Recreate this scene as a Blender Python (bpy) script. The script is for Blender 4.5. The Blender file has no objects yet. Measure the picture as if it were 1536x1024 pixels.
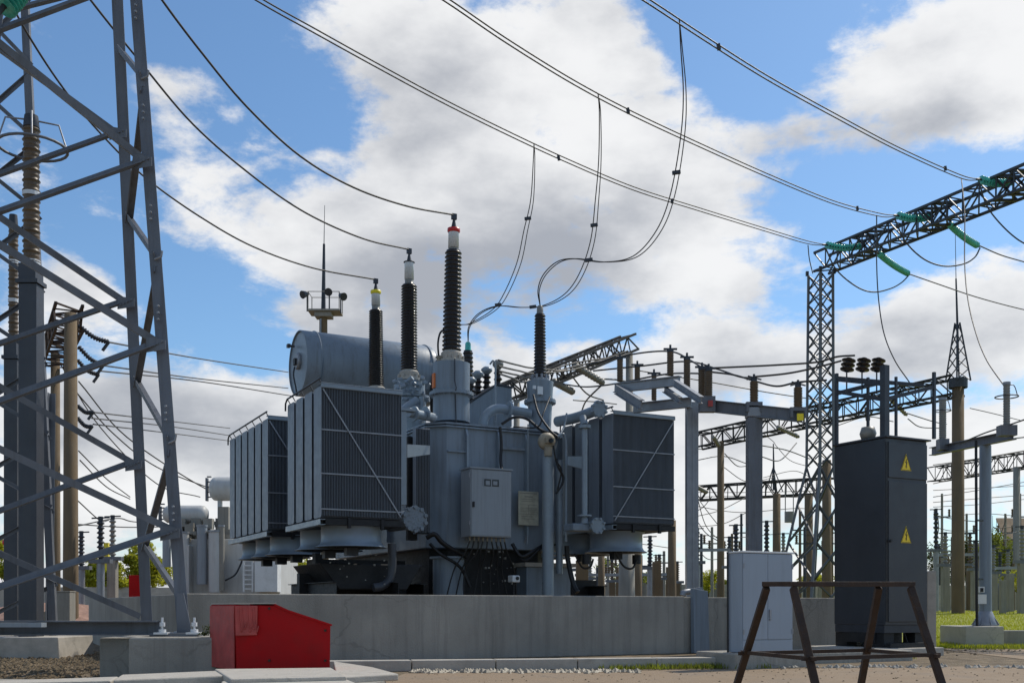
import bpy, math, random
from mathutils import Vector as V, Matrix
random.seed(7)
S = bpy.context.scene
COL = S.collection
R = math.radians
F, CX, HZ, CH = 1600.0, 768.0, 910.0, 0.75     # focal length and principal point in photo pixels, camera height in metres

def G(px, py, Y):                               # real point at distance Y
    return V(((px-CX)/F*Y, Y, CH+(HZ-py)/F*Y))
def gz(Y):                                      # ground height
    if Y < 20: return 0.0
    if Y < 42: return 0.025*(Y-20)
    return 0.55+0.12*(1-math.exp(-(Y-42)/25))
def GB(px, Y): return V(((px-CX)/F*Y, Y, gz(Y)))
YAW = R(28)
C0 = V((-4.228, 13.53, 0))
E = Matrix.Translation(C0) @ Matrix.Rotation(YAW, 4, 'Z')
EI = E.inverted()
def EL(px, py, v=None, u=None):                 # point of the yard's own square grid
    o = EI @ V((0, 0, CH)); d = EI.to_3x3() @ V(((px-CX)/F, 1, (HZ-py)/F))
    t = (v-o.y)/d.y if v is not None else (u-o.x)/d.x
    return o+d*t
def EP(px, py, v): return E @ EL(px, py, v=v)

# ---------------------------------------------------------------- materials
def mat(name, col, rough=.5, metal=0, var=.12, scale=3, bump=.0, bscale=60, streak=0, dirt=None, dirt_amt=.0, dscale=2.5, coat=0, trans=0, spec=.5, fine=0.0):
    m = bpy.data.materials.new(name); m.use_nodes = True
    nt = m.node_tree; N = nt.nodes; L = nt.links
    b = N['Principled BSDF']
    b.inputs['Roughness'].default_value = rough; b.inputs['Metallic'].default_value = metal
    b.inputs['Specular IOR Level'].default_value = spec
    if coat: b.inputs['Coat Weight'].default_value = coat
    if trans: b.inputs['Transmission Weight'].default_value = trans
    tc = N.new('ShaderNodeTexCoord')
    def noise(sc, det=5, mp=None, ro=.6):
        n = N.new('ShaderNodeTexNoise'); n.inputs['Scale'].default_value = sc
        n.inputs['Detail'].default_value = det; n.inputs['Roughness'].default_value = ro
        if mp:
            q = N.new('ShaderNodeMapping'); q.inputs['Scale'].default_value = mp
            L.new(tc.outputs['Object'], q.inputs[0]); L.new(q.outputs[0], n.inputs['Vector'])
        else: L.new(tc.outputs['Object'], n.inputs['Vector'])
        return n
    def ramp(src, lo, hi, a=0., c=1.):
        q = N.new('ShaderNodeMapRange'); q.inputs[1].default_value = lo; q.inputs[2].default_value = hi
        q.inputs[3].default_value = a; q.inputs[4].default_value = c
        L.new(src, q.inputs[0]); return q.outputs[0]
    n1 = noise(scale)
    mx = N.new('ShaderNodeMix'); mx.data_type = 'RGBA'
    mx.inputs[6].default_value = (*[c*(1-var) for c in col], 1); mx.inputs[7].default_value = (*[min(1, c*(1+var)) for c in col], 1)
    L.new(ramp(n1.outputs[0], .3, .7), mx.inputs[0]); out = mx.outputs[2]
    if fine:
        n4 = noise(140, 3); m4 = N.new('ShaderNodeMix'); m4.data_type = 'RGBA'; m4.blend_type = 'MULTIPLY'
        m4.inputs[0].default_value = 1
        cb = N.new('ShaderNodeCombineColor'); r4 = ramp(n4.outputs[0], .3, .7, 1-fine, 1+fine)
        for i in range(3): L.new(r4, cb.inputs[i])
        L.new(out, m4.inputs[6]); L.new(cb.outputs[0], m4.inputs[7]); out = m4.outputs[2]
    if dirt:
        n2 = noise(dscale, 8, (1, 1, 1) if not streak else (streak, streak, .35), .7)
        m2 = N.new('ShaderNodeMix'); m2.data_type = 'RGBA'; m2.inputs[7].default_value = (*dirt, 1)
        L.new(ramp(n2.outputs[0], .48, .72, 0, dirt_amt), m2.inputs[0]); L.new(out, m2.inputs[6]); out = m2.outputs[2]
    L.new(out, b.inputs['Base Color'])
    n3 = noise(scale*4)
    L.new(ramp(n3.outputs[0], .3, .7, max(0, rough-.1), min(1, rough+.12)), b.inputs['Roughness'])
    if bump:
        bp = N.new('ShaderNodeBump'); bp.inputs['Strength'].default_value = bump; bp.inputs['Distance'].default_value = .02
        L.new(noise(bscale, 4).outputs[0], bp.inputs['Height']); L.new(bp.outputs[0], b.inputs['Normal'])
    return m
M = {}
M['tank'] = mat('tank_paint', (.215, .262, .312), .42, .0, .10, 1.5, .06, 14, dirt=(.125, .13, .13), dirt_amt=.65, streak=6, dscale=1.6)
M['rad'] = mat('radiator_paint', (.205, .235, .275), .45, 0, .08, 2, dirt=(.10, .10, .10), dirt_amt=.45, streak=5)
M['pale'] = mat('pale_cabinet_paint', (.285, .315, .345), .4, 0, .05, 1.5, dirt=(.15, .15, .14), dirt_amt=.35, streak=7)
M['cowl'] = mat('cowl_paint', (.22, .27, .32), .4, .1, .06, 3, dirt=(.2, .22, .22), dirt_amt=.4)
M['pipe'] = mat('pipe_paint', (.25, .30, .345), .35, .1, .08, 3, dirt=(.17, .18, .18), dirt_amt=.4)
M['mottle'] = mat('mottled_highlight_paint', (.22, .26, .30), .5, .2, .3, 14, .2, 30, dirt=(.05, .05, .05), dirt_amt=.9, dscale=14)  # mottling puts the round valve's broken highlights into the colour
M['tower'] = mat('weathered_galvanised_steel', (.16, .17, .19), .55, .2, .16, 2.5, .05, 40, dirt=(.075, .068, .06), dirt_amt=.5, streak=4)
M['galv'] = mat('galvanised_steel', (.30, .31, .33), .45, .4, .15, 6, .04, 40, dirt=(.17, .165, .15), dirt_amt=.4)
M['dsteel'] = mat('dark_steel', (.05, .055, .065), .5, .3, .2, 4)
M['black'] = mat('black_rubber_and_gap_shade', (.012, .012, .013), .5, 0, .2, 6)
M['under'] = mat('black_metal_and_shade', (.010, .010, .011), .6, 0, .4, 5, dirt=(.03, .028, .026), dirt_amt=.5)  # near-black metal, with the shade below the tank put into its colour
M['conc'] = mat('weathered_concrete', (.335, .312, .27), .9, 0, .2, 1.1, .4, 40, dirt=(.2, .188, .165), dirt_amt=.7, streak=7, dscale=1.1, fine=.18)
M['concl'] = mat('pale_concrete', (.47, .43, .37), .85, 0, .12, 2.2, .3, 50, dirt=(.26, .24, .20), dirt_amt=.6, fine=.1)
M['pole'] = mat('brown_concrete_pole', (.175, .122, .068), .9, 0, .15, 1.2, .3, 25, dirt=(.11, .09, .07), dirt_amt=.6, streak=5, fine=.1)
M['poleg'] = mat('grey_concrete_pole', (.30, .28, .24), .9, 0, .15, 1.2, .3, 25, dirt=(.16, .15, .13), dirt_amt=.6, streak=5)
M['porc'] = mat('dark_brown_porcelain', (.016, .011, .008), .32, 0, .2, 4, coat=.1)
M['porcb'] = mat('dusty_brown_porcelain', (.13, .085, .045), .45, 0, .2, 6, dirt=(.05, .045, .035), dirt_amt=.5)
M['porcg'] = mat('grey_porcelain', (.25, .24, .21), .4, 0, .15, 5, dirt=(.12, .11, .09), dirt_amt=.5)
M['white'] = mat('white_painted_metal', (.72, .73, .73), .4, .1, .05, 3, dirt=(.4, .39, .36), dirt_amt=.4)
M['wtank'] = mat('offwhite_tank_paint', (.55, .55, .53), .5, 0, .06, 1.5, dirt=(.35, .33, .3), dirt_amt=.5, streak=3)
M['red'] = mat('red_paint', (.42, .005, .007), .6, 0, .15, 1.5, .03, 30, dirt=(.26, .012, .01), dirt_amt=.7, fine=.10, spec=.2)
M['redl'] = mat('pale_red_paint', (.46, .07, .06), .6, 0, .2, 8)
M['redc'] = mat('red_band', (.6, .02, .02), .4)
M['yel'] = mat('yellow_band', (.85, .68, .02), .4)
M['ysign'] = mat('yellow_sign', (1.0, .68, .02), .45, 0, .08, 8)
M['orange'] = mat('orange_tag', (.7, .18, .03), .5)
M['bcab'] = mat('dark_cabinet_paint', (.040, .044, .052), .38, 0, .12, 1.2, .03, 25, dirt=(.06, .062, .066), dirt_amt=.4, streak=1)
M['gcab'] = mat('bluegrey_cabinet_paint', (.32, .375, .44), .4, 0, .05, 1.5, dirt=(.22, .25, .28), dirt_amt=.35, streak=4)
M['glass'] = mat('green_insulator_glass', (.08, .50, .41), .2, 0, .3, 12, coat=.3)
M['wire'] = mat('aluminium_conductor', (.07, .065, .06), .55, .3, .2, 5)
M['rust'] = mat('rusty_brown_steel', (.055, .032, .02), .8, .1, .35, 9, .3, 60, dirt=(.035, .03, .03), dirt_amt=.8, dscale=6)
M['dpost'] = mat('dark_post_paint', (.055, .06, .072), .45, .1, .15, 2, dirt=(.09, .085, .08), dirt_amt=.4, streak=4)
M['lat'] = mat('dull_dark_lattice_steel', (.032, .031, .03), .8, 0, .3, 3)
M['beige'] = mat('dusty_beige_metal', (.34, .29, .21), .6, 0, .15, 12, dirt=(.18, .15, .11), dirt_amt=.6, dscale=9)
M['plate'] = mat('weathered_name_plate', (.46, .44, .34), .45, .2, .18, 7, dirt=(.25, .23, .17), dirt_amt=.7, dscale=4)
M['leaf'] = mat('spring_leaves', (.20, .23, .025), .6, 0, .45, 2.2)
M['leafy'] = mat('yellow_green_leaves', (.42, .42, .03), .6, 0, .35, 1.6)
M['leafd'] = mat('dark_leaves', (.07, .085, .02), .6, 0, .4, 2)
M['bark'] = mat('bark', (.10, .075, .05), .9, 0, .2, 5, .4, 30)
M['brick'] = mat('reddish_rubble', (.33, .2, .15), .95, 0, .3, 4, .6, 15)
M['window'] = mat('dark_glass', (.02, .025, .03), .1, 0, .1)
M['bwall'] = mat('beige_plaster', (.42, .36, .28), .9, 0, .1, 1)
M['paper'] = mat('white_notice', (.75, .75, .73), .6, 0, .05, 8)

def cracks(m, sc, col, w=.012):
    nt = m.node_tree; N = nt.nodes; L = nt.links; b = N['Principled BSDF']; src = b.inputs['Base Color'].links[0].from_socket
    tc = N.new('ShaderNodeTexCoord'); nz = N.new('ShaderNodeTexNoise'); nz.inputs['Scale'].default_value = sc*2.5; nz.inputs['Detail'].default_value = 6
    L.new(tc.outputs['Object'], nz.inputs['Vector'])
    ad = N.new('ShaderNodeMix'); ad.data_type = 'VECTOR'; ad.inputs[0].default_value = .35; L.new(tc.outputs['Object'], ad.inputs[4]); L.new(nz.outputs[1], ad.inputs[5])
    v = N.new('ShaderNodeTexVoronoi'); v.feature = 'DISTANCE_TO_EDGE'; v.inputs['Scale'].default_value = sc; L.new(ad.outputs[1], v.inputs['Vector'])
    r = N.new('ShaderNodeMapRange'); r.inputs[1].default_value = 0; r.inputs[2].default_value = w; r.inputs[3].default_value = .32; r.inputs[4].default_value = 0; L.new(v.outputs['Distance'], r.inputs[0])
    n2 = N.new('ShaderNodeTexNoise'); n2.inputs['Scale'].default_value = sc*.8; L.new(tc.outputs['Object'], n2.inputs['Vector'])
    r2 = N.new('ShaderNodeMapRange'); r2.inputs[1].default_value = .5; r2.inputs[2].default_value = .6; L.new(n2.outputs[0], r2.inputs[0])
    mu = N.new('ShaderNodeMath'); mu.operation = 'MULTIPLY'; L.new(r.outputs[0], mu.inputs[0]); L.new(r2.outputs[0], mu.inputs[1])
    x = N.new('ShaderNodeMix'); x.data_type = 'RGBA'; L.new(mu.outputs[0], x.inputs[0]); L.new(src, x.inputs[6]); x.inputs[7].default_value = (*col, 1); L.new(x.outputs[2], b.inputs['Base Color'])
cracks(M['conc'], .9, (.09, .085, .075), .010); cracks(M['concl'], 1.3, (.16, .14, .11), .012)
def leafy(m, k=.5):
    nt = m.node_tree; N = nt.nodes; L = nt.links; b = N['Principled BSDF']; o = N['Material Output']
    t = N.new('ShaderNodeBsdfTranslucent'); x = N.new('ShaderNodeMixShader'); x.inputs[0].default_value = k
    L.new(b.inputs['Base Color'].links[0].from_socket, t.inputs[0]); L.new(b.outputs[0], x.inputs[1]); L.new(t.outputs[0], x.inputs[2]); L.new(x.outputs[0], o.inputs[0])
for k_ in ('leaf', 'leafy', 'leafd'): leafy(M[k_])
def ground_mat():
    m = bpy.data.materials.new('ground_soil'); m.use_nodes = True
    nt = m.node_tree; N = nt.nodes; L = nt.links; b = N['Principled BSDF']; b.inputs['Roughness'].default_value = .95
    tc = N.new('ShaderNodeTexCoord')
    def nz(s, d=6):
        n = N.new('ShaderNodeTexNoise'); n.inputs['Scale'].default_value = s; n.inputs['Detail'].default_value = d
        n.inputs['Roughness'].default_value = .65
        L.new(tc.outputs['Object'], n.inputs['Vector']); return n
    r = N.new('ShaderNodeValToRGB'); r.color_ramp.elements[0].color = (.105, .072, .042, 1); r.color_ramp.elements[1].color = (.29, .21, .13, 1)
    r.color_ramp.elements[0].position = .35; r.color_ramp.elements[1].position = .68
    e = r.color_ramp.elements.new(.52); e.color = (.18, .135, .08, 1)
    L.new(nz(3.2, 10).outputs[0], r.inputs[0]); L.new(r.outputs[0], b.inputs['Base Color'])
    bp = N.new('ShaderNodeBump'); bp.inputs['Strength'].default_value = .8; bp.inputs['Distance'].default_value = .05
    L.new(nz(14, 8).outputs[0], bp.inputs['Height']); L.new(bp.outputs[0], b.inputs['Normal'])
    return m
M['soil'] = ground_mat()
M['road'] = mat('dusty_asphalt', (.28, .20, .125), .9, 0, .12, 1.2, .35, 110, dirt=(.16, .135, .11), dirt_amt=.6, dscale=1.2, fine=.18)
cracks(M['road'], .7, (.07, .06, .045), .014)
M['grass'] = mat('lawn', (.24, .25, .012), .9, 0, .3, 1.2, .6, 25, dirt=(.17, .16, .04), dirt_amt=.5, dscale=.6, fine=.3)
M['blade'] = mat('grass_blades', (.36, .38, .02), .7, 0, .35, .8); leafy(M['blade'])

# ---------------------------------------------------------------- mesh builder
ZV = V((0, 0, 1))
class MB:
    def __init__(s, fr=None): s.v = []; s.f = []; s.sm = []; s.fr = fr
    def add(s, vs, fs, smooth=False):
        n = len(s.v); s.v += [V(p) for p in vs]; s.f += [tuple(i+n for i in f) for f in fs]; s.sm += [smooth]*len(fs); return s
    def box(s, x0, x1, y0, y1, z0, z1):
        return s.add([(x0,y0,z0),(x1,y0,z0),(x1,y1,z0),(x0,y1,z0),(x0,y0,z1),(x1,y0,z1),(x1,y1,z1),(x0,y1,z1)],
                     [(0,3,2,1),(4,5,6,7),(0,1,5,4),(1,2,6,5),(2,3,7,6),(3,0,4,7)])
    def prof(s, p, q, pts, up=ZV, q_scale=1):
        p = V(p); q = V(q); d = (q-p).normalized(); up = V(up)
        if abs(d.dot(up)) > .98: up = V((0, 1, 0)) if abs(d.y) < .9 else V((1, 0, 0))
        x = d.cross(up).normalized(); y = x.cross(d).normalized(); n = len(pts)
        vs = [p+x*a+y*b for a, b in pts]+[q+x*a*q_scale+y*b*q_scale for a, b in pts]
        fs = [(i, (i+1) % n, n+(i+1) % n, n+i) for i in range(n)]
        return s.add(vs, fs+[tuple(range(n-1, -1, -1)), tuple(range(n, 2*n))])
    def bar(s, p, q, w, h=None, up=ZV):
        h = h or w; return s.prof(p, q, [(-w/2,-h/2),(w/2,-h/2),(w/2,h/2),(-w/2,h/2)], up)
    def ang(s, p, q, w, t=None, up=ZV, fx=1, fy=1):
        t = t or w*.12; a = [(0,0),(w,0),(w,t),(t,t),(t,w),(0,w)]
        a = [(x*fx, y*fy) for x, y in a]
        if fx*fy < 0: a.reverse()
        return s.prof(p, q, a, up)
    def chan(s, p, q, w, h, t=.012, up=ZV, fx=1):       # U section, web vertical
        a = [(0,-h/2),(w,-h/2),(w,-h/2+t),(t,-h/2+t),(t,h/2-t),(w,h/2-t),(w,h/2),(0,h/2)]
        a = [(x*fx, y) for x, y in a]
        if fx < 0: a.reverse()
        return s.prof(p, q, a, up)
    def ibeam(s, p, q, w, h, t=.012, up=ZV):
        a = [(-w/2,-h/2),(w/2,-h/2),(w/2,-h/2+t),(t/2,-h/2+t),(t/2,h/2-t),(w/2,h/2-t),(w/2,h/2),(-w/2,h/2),(-w/2,h/2-t),(-t/2,h/2-t),(-t/2,-h/2+t),(-w/2,-h/2+t)]
        return s.prof(p, q, a, up)
    def tube(s, pts, r, n=8, cap=True):
        pts = [V(p) for p in pts]; k = len(pts); rs = r if isinstance(r, (list, tuple)) else [r]*k
        vs = []; prev = None
        for i, p in enumerate(pts):
            d = (pts[min(i+1, k-1)]-pts[max(i-1, 0)]).normalized()
            if prev is None:
                a = V((0, 0, 1)) if abs(d.z) < .9 else V((0, 1, 0)); x = d.cross(a).normalized()
            else: x = (prev-d*prev.dot(d)).normalized()
            prev = x; y = d.cross(x)
            vs += [p+(x*math.cos(2*math.pi*j/n)+y*math.sin(2*math.pi*j/n))*rs[i] for j in range(n)]
        fs = [(i*n+j, i*n+(j+1) % n, (i+1)*n+(j+1) % n, (i+1)*n+j) for i in range(k-1) for j in range(n)]
        s.add(vs, fs, True)
        if cap: s.add([vs[j] for j in range(n)], [tuple(range(n-1, -1, -1))]); s.add([vs[(k-1)*n+j] for j in range(n)], [tuple(range(n))])
        return s
    def lathe(s, pr, base=(0,0,0), axis=(0,0,1), n=16, smooth=True):
        base = V(base); d = V(axis).normalized(); a = V((0,0,1)) if abs(d.z) < .9 else V((0,1,0))
        x = a.cross(d).normalized() if abs(d.z) < .9 else V((1,0,0)); x = (x-d*x.dot(d)).normalized(); y = d.cross(x)
        vs = [base+d*z+(x*math.cos(2*math.pi*j/n)+y*math.sin(2*math.pi*j/n))*r for r, z in pr for j in range(n)]
        fs = [(i*n+j, i*n+(j+1) % n, (i+1)*n+(j+1) % n, (i+1)*n+j) for i in range(len(pr)-1) for j in range(n)]
        return s.add(vs, fs, smooth)
    def cyl(s, p, q, r, n=16, r2=None):
        p = V(p); q = V(q); h = (q-p).length; r2 = r if r2 is None else r2
        return s.lathe([(0,0),(r,0)], p, q-p, n, False).lathe([(r,0),(r2,h)], p, q-p, n).lathe([(r2,h),(0,h)], p, q-p, n, False)
    def ball(s, c, r, n=12, sz=1):
        return s.lathe([(max(1e-4, math.sin(math.pi*i/8))*r, -math.cos(math.pi*i/8)*r*sz) for i in range(9)], c, (0,0,1), n)
    def poly(s, pts, d):                              # closed outline pts extruded by d
        n = len(pts); pts = [V(p) for p in pts]; d = V(d)
        return s.add(pts+[p+d for p in pts], [tuple(range(n-1,-1,-1)), tuple(range(n, 2*n))]+[(i,(i+1)%n,n+(i+1)%n,n+i) for i in range(n)])
    def build(s, name, m, parent=None, label=None, cat=None, group=None, kind=None, bevel=0, base=None):
        vs = [s.fr @ p for p in s.v] if s.fr else s.v
        if parent is not None: Minv = WM[parent.name].inverted(); W = WM[parent.name]
        else:
            if base is None:
                zs = min(p.z for p in vs); base = V((sum(p.x for p in vs)/len(vs), sum(p.y for p in vs)/len(vs), zs))
            W = Matrix.Translation(V(base)); Minv = W.inverted()
        me = bpy.data.meshes.new(name); me.from_pydata([Minv @ p for p in vs], [], s.f); me.update()
        me.polygons.foreach_set('use_smooth', s.sm)
        me.materials.append(M[m] if isinstance(m, str) else m)
        import bmesh
        bm = bmesh.new(); bm.from_mesh(me)
        if len(bm.faces) < 60000: bmesh.ops.recalc_face_normals(bm, faces=bm.faces)
        bm.to_mesh(me); bm.free()
        o = bpy.data.objects.new(name, me); COL.objects.link(o)
        if parent is not None: o.parent = parent; WM[o.name] = W
        else: o.location = base; WM[o.name] = W
        if bevel:
            b = o.modifiers.new('bevel', 'BEVEL'); b.width = bevel; b.segments = 2; b.limit_method = 'ANGLE'; b.angle_limit = R(50)
        tag(o, label, cat, group, kind)
        return o
WM = {}
def tag(o, label=None, cat=None, group=None, kind=None):
    for k, x in (('label', label), ('category', cat), ('group', group), ('kind', kind)):
        if x: o[k] = x
    return o
def thing(name, label, cat, loc, rz=0, group=None):
    o = bpy.data.objects.new(name, None); COL.objects.link(o); o.location = loc; o.rotation_euler.z = rz
    o.empty_display_size = .3
    WM[o.name] = Matrix.Translation(V(loc)) @ Matrix.Rotation(rz, 4, 'Z')
    return tag(o, label, cat, group)
def clone(o, loc, label, group=None):
    r = o.copy(); COL.objects.link(r); r.location = loc; tag(r, label, None, group)
    for c in list(o.children):
        d = c.copy(); COL.objects.link(d); d.parent = r
        for g in list(c.children):
            h = g.copy(); COL.objects.link(h); h.parent = d
    return r
def sheds(z0, z1, rc, rs, n, small=None):
    p = [(rc, z0)]; dz = (z1-z0)/n
    for i in range(n):
        z = z0+dz*i; r = rs if not small or i % 2 == 0 else small
        p += [(rc, z+dz*.18), (r, z+dz*.42), (r, z+dz*.52), (rc*1.03, z+dz*.86)]
    return p+[(rc, z1)]
def spline(pts, k=8):
    pts = [V(p) for p in pts]; P = [pts[0]*2-pts[1]]+pts+[pts[-1]*2-pts[-2]]; out = []
    for i in range(1, len(P)-2):
        a, b, c, d = P[i-1:i+3]
        for j in range(k):
            t = j/k
            out.append(.5*((2*b)+(c-a)*t+(2*a-5*b+4*c-d)*t*t+(3*b-a-3*c+d)*t**3))
    return out+[pts[-1]]
def plan(A, B, pix):                                 # trace in the vertical plane through plan points A, B
    A = V(A); B = V(B); out = []
    d = B-A
    for px, py in pix:
        k = (px-CX)/F                                # X = k Y
        t = (k*A.y-A.x)/(d.x-k*d.y); Y = A.y+d.y*t
        out.append(G(px, py, Y))
    return out
def wire(label, pts, r=.014, m='wire', name='conductor', cat='cable', group=None, parent=None, n=6, k=8):
    return MB().tube(spline(pts, k), r, n).build(name, m, parent, label, None if parent else cat, group)
# ---------------------------------------------------------------- world, sun, camera
SUN_AZ, SUN_EL = R(48), R(50)                        # clockwise from +Y
def world():
    w = bpy.data.worlds.new('World'); S.world = w; w.use_nodes = True
    nt = w.node_tree; N = nt.nodes; L = nt.links; N.clear()
    out = N.new('ShaderNodeOutputWorld'); bg = N.new('ShaderNodeBackground'); L.new(bg.outputs[0], out.inputs[0])
    sky = N.new('ShaderNodeTexSky'); sky.sky_type = 'NISHITA'; sky.sun_disc = False
    sky.sun_elevation = SUN_EL; sky.sun_rotation = SUN_AZ; sky.altitude = 200; sky.air_density = 1.0; sky.dust_density = .6; sky.ozone_density = 1.5
    tc = N.new('ShaderNodeTexCoord'); sp = N.new('ShaderNodeSeparateXYZ'); L.new(tc.outputs['Generated'], sp.inputs[0])
    def mth(op, a, b=None, c=None):
        n = N.new('ShaderNodeMath'); n.operation = op
        for i, x in enumerate((a, b, c)):
            if x is None: continue
            if isinstance(x, (int, float)): n.inputs[i].default_value = x
            else: L.new(x, n.inputs[i])
        return n.outputs[0]
    az = mth('ARCTAN2', sp.outputs[0], sp.outputs[1]); el = mth('ARCSINE', sp.outputs[2])
    # clouds: broad banks at their bearings and heights, broken up by noise. (bearing px, height px, half width, half height, weight)
    blobs = [(720, 50, 200, 80, 1), (520, 60, 90, 60, .6), (640, 330, 210, 105, .95), (900, 60, 80, 60, .8), (840, 200, 220, 95, .95), (980, 300, 190, 90, .75),
             (1130, 270, 110, 70, .6), (110, 430, 90, 40, .8), (450, 380, 110, 75, 1.1), (290, 235, 85, 60, 1.3), (250, 130, 50, 30, .8), (1370, 130, 140, 75, 1.1), (1490, 90, 100, 90, 1),
             (1090, 415, 110, 28, .9), (1180, 540, 200, 45, .85), (1420, 470, 130, 60, 1), (1500, 430, 80, 60, .6), (600, 500, 200, 30, .4), (1020, 500, 80, 26, .5), (1400, 620, 220, 55, .7),
             (250, 650, 280, 70, 1.1), (700, 650, 420, 100, .9), (1150, 720, 420, 90, 1.0), (200, 500, 140, 30, .35), (110, 470, 80, 45, .35),
             (300, 780, 500, 70, .8), (430, 190, 60, 30, .3),
             (330, 60, 130, 130, -1.1), (150, 80, 140, 110, -.8), (270, 110, 60, 45, .9), (1110, 110, 90, 95, -1.3), (1090, 30, 110, 60, -.9), (930, 500, 110, 22, -.6), (1290, 270, 120, 45, -1.5), (420, 260, 60, 60, -.5), (1360, 400, 70, 40, -.5),
             (1250, 430, 80, 50, -.7), (120, 380, 150, 70, -.7), (330, 460, 110, 50, -.3), (1480, 300, 120, 50, -.6), (1130, 600, 90, 25, -.5), (390, 525, 120, 35, -1.0), (490, 190, 55, 45, -.9), (760, 500, 120, 22, -.6), (560, 470, 60, 25, -.5), (768, 888, 2400, 30, 2.4), (1060, 605, 140, 22, -.7), (1300, 590, 110, 22, -.7), (1480, 590, 100, 18, -.6), (850, 600, 80, 16, -.5), (330, 650, 90, 14, -.5)]
    tot = None
    for bx, by, wx, wy, k in blobs:
        a0 = math.atan2(bx-CX, F); e0 = math.atan2(HZ-by, math.hypot(F, bx-CX)); wa = wx/F; we = wy/F
        dx = mth('MULTIPLY_ADD', az, 1/wa, -a0/wa); dy = mth('MULTIPLY_ADD', el, 1/we, -e0/we)
        q = mth('ADD', mth('MULTIPLY', dx, dx), mth('MULTIPLY', dy, dy))
        g = mth('MULTIPLY', mth('POWER', 2.71828, mth('MULTIPLY', q, -.7)), k)
        tot = g if tot is None else mth('ADD', tot, g)
    # spread noise on a high sheet so that it flattens toward the horizon
    def noise(scale, det, rough, sq=(1, 1, 1.9), off=0, dist=0):
        mp = N.new('ShaderNodeMapping'); mp.inputs['Scale'].default_value = sq; mp.inputs['Location'].default_value = (off, off*.7, off*.3)
        n = N.new('ShaderNodeTexNoise'); n.inputs['Scale'].default_value = scale; n.inputs['Detail'].default_value = det; n.inputs['Roughness'].default_value = rough
        n.inputs['Distortion'].default_value = dist
        L.new(tc.outputs['Generated'], mp.inputs[0]); L.new(mp.outputs[0], n.inputs['Vector']); return n.outputs[0]
    n1 = noise(7.5, 10, .6, off=3.1, dist=.3)
    n3 = noise(20, 9, .65, off=1.7)
    dens = mth('ADD', mth('ADD', tot, mth('MULTIPLY_ADD', n1, 4.2, -2.15)), mth('MULTIPLY_ADD', n3, 2.0, -1.0))
    away = N.new('ShaderNodeMapRange'); away.inputs[1].default_value = .35; away.inputs[2].default_value = -.2; away.inputs[3].default_value = 0; away.inputs[4].default_value = .25  # extra unseen cloud behind the camera, added to set the fill light
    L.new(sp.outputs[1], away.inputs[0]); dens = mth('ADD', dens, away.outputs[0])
    mr = N.new('ShaderNodeMapRange'); mr.interpolation_type = 'SMOOTHSTEP'; mr.inputs[1].default_value = -.05; mr.inputs[2].default_value = .85
    L.new(dens, mr.inputs[0]); cov = mr.outputs[0]
    # thick middles go grey, rims stay white
    n2 = noise(7, 7, .55, off=8.2)
    sh = N.new('ShaderNodeMapRange'); sh.interpolation_type = 'SMOOTHSTEP'; sh.inputs[1].default_value = -.25; sh.inputs[2].default_value = 1.7
    gt_ = None
    for bx, by, wx, wy, k in ((700, 390, 190, 110, 1.3), (860, 420, 120, 70, .8), (560, 440, 100, 60, .8), (1440, 500, 120, 45, 1.1), (1180, 560, 200, 30, .7), (300, 620, 260, 60, .9), (1420, 175, 110, 28, .9), (900, 150, 60, 60, .3), (700, 640, 400, 60, .5), (620, 120, 160, 50, .45), (1150, 340, 60, 50, .4)):
        a0 = math.atan2(bx-CX, F); e0 = math.atan2(HZ-by, math.hypot(F, bx-CX)); wa = wx/F; we = wy/F
        dx = mth('MULTIPLY_ADD', az, 1/wa, -a0/wa); dy = mth('MULTIPLY_ADD', el, 1/we, -e0/we)
        g = mth('MULTIPLY', mth('POWER', 2.71828, mth('MULTIPLY', mth('ADD', mth('MULTIPLY', dx, dx), mth('MULTIPLY', dy, dy)), -.7)), k)
        gt_ = g if gt_ is None else mth('ADD', gt_, g)
    bk = N.new('ShaderNodeMapRange'); bk.inputs[1].default_value = .3; bk.inputs[2].default_value = -.3; bk.inputs[3].default_value = 0; bk.inputs[4].default_value = 1.3  # unseen clouds behind the camera greyed to tone the fill light
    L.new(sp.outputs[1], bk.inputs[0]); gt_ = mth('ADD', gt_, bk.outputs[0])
    L.new(mth('ADD', gt_, mth('MULTIPLY_ADD', n2, 4.0, -2.0)), sh.inputs[0])
    cc = N.new('ShaderNodeMix'); cc.data_type = 'RGBA'; cc.inputs[6].default_value = (.93, .93, .93, 1); cc.inputs[7].default_value = (.41, .43, .475, 1)
    L.new(sh.outputs[0], cc.inputs[0])
    sk = N.new('ShaderNodeVectorMath'); sk.operation = 'SCALE'; sk.inputs[3].default_value = SKY; tn = N.new('ShaderNodeVectorMath'); tn.operation = 'MULTIPLY'; tn.inputs[1].default_value = (.74, .94, 1.06); L.new(sky.outputs[0], tn.inputs[0]); L.new(tn.outputs[0], sk.inputs[0])
    mx = N.new('ShaderNodeMix'); mx.data_type = 'RGBA'; L.new(mth('MULTIPLY', cov, .96), mx.inputs[0])
    L.new(sk.outputs[0], mx.inputs[6]); 
    cl = N.new('ShaderNodeVectorMath'); cl.operation = 'SCALE'; cl.inputs[3].default_value = CLOUD; L.new(cc.outputs[2], cl.inputs[0]); L.new(cl.outputs[0], mx.inputs[7])
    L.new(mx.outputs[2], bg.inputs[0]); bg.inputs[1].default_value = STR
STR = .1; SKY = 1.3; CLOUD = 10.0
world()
sl = bpy.data.lights.new('sun', 'SUN'); sl.energy = 3.2; sl.angle = R(.6); sl.color = (1, .93, .81)
so = bpy.data.objects.new('sun', sl); COL.objects.link(so)
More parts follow.
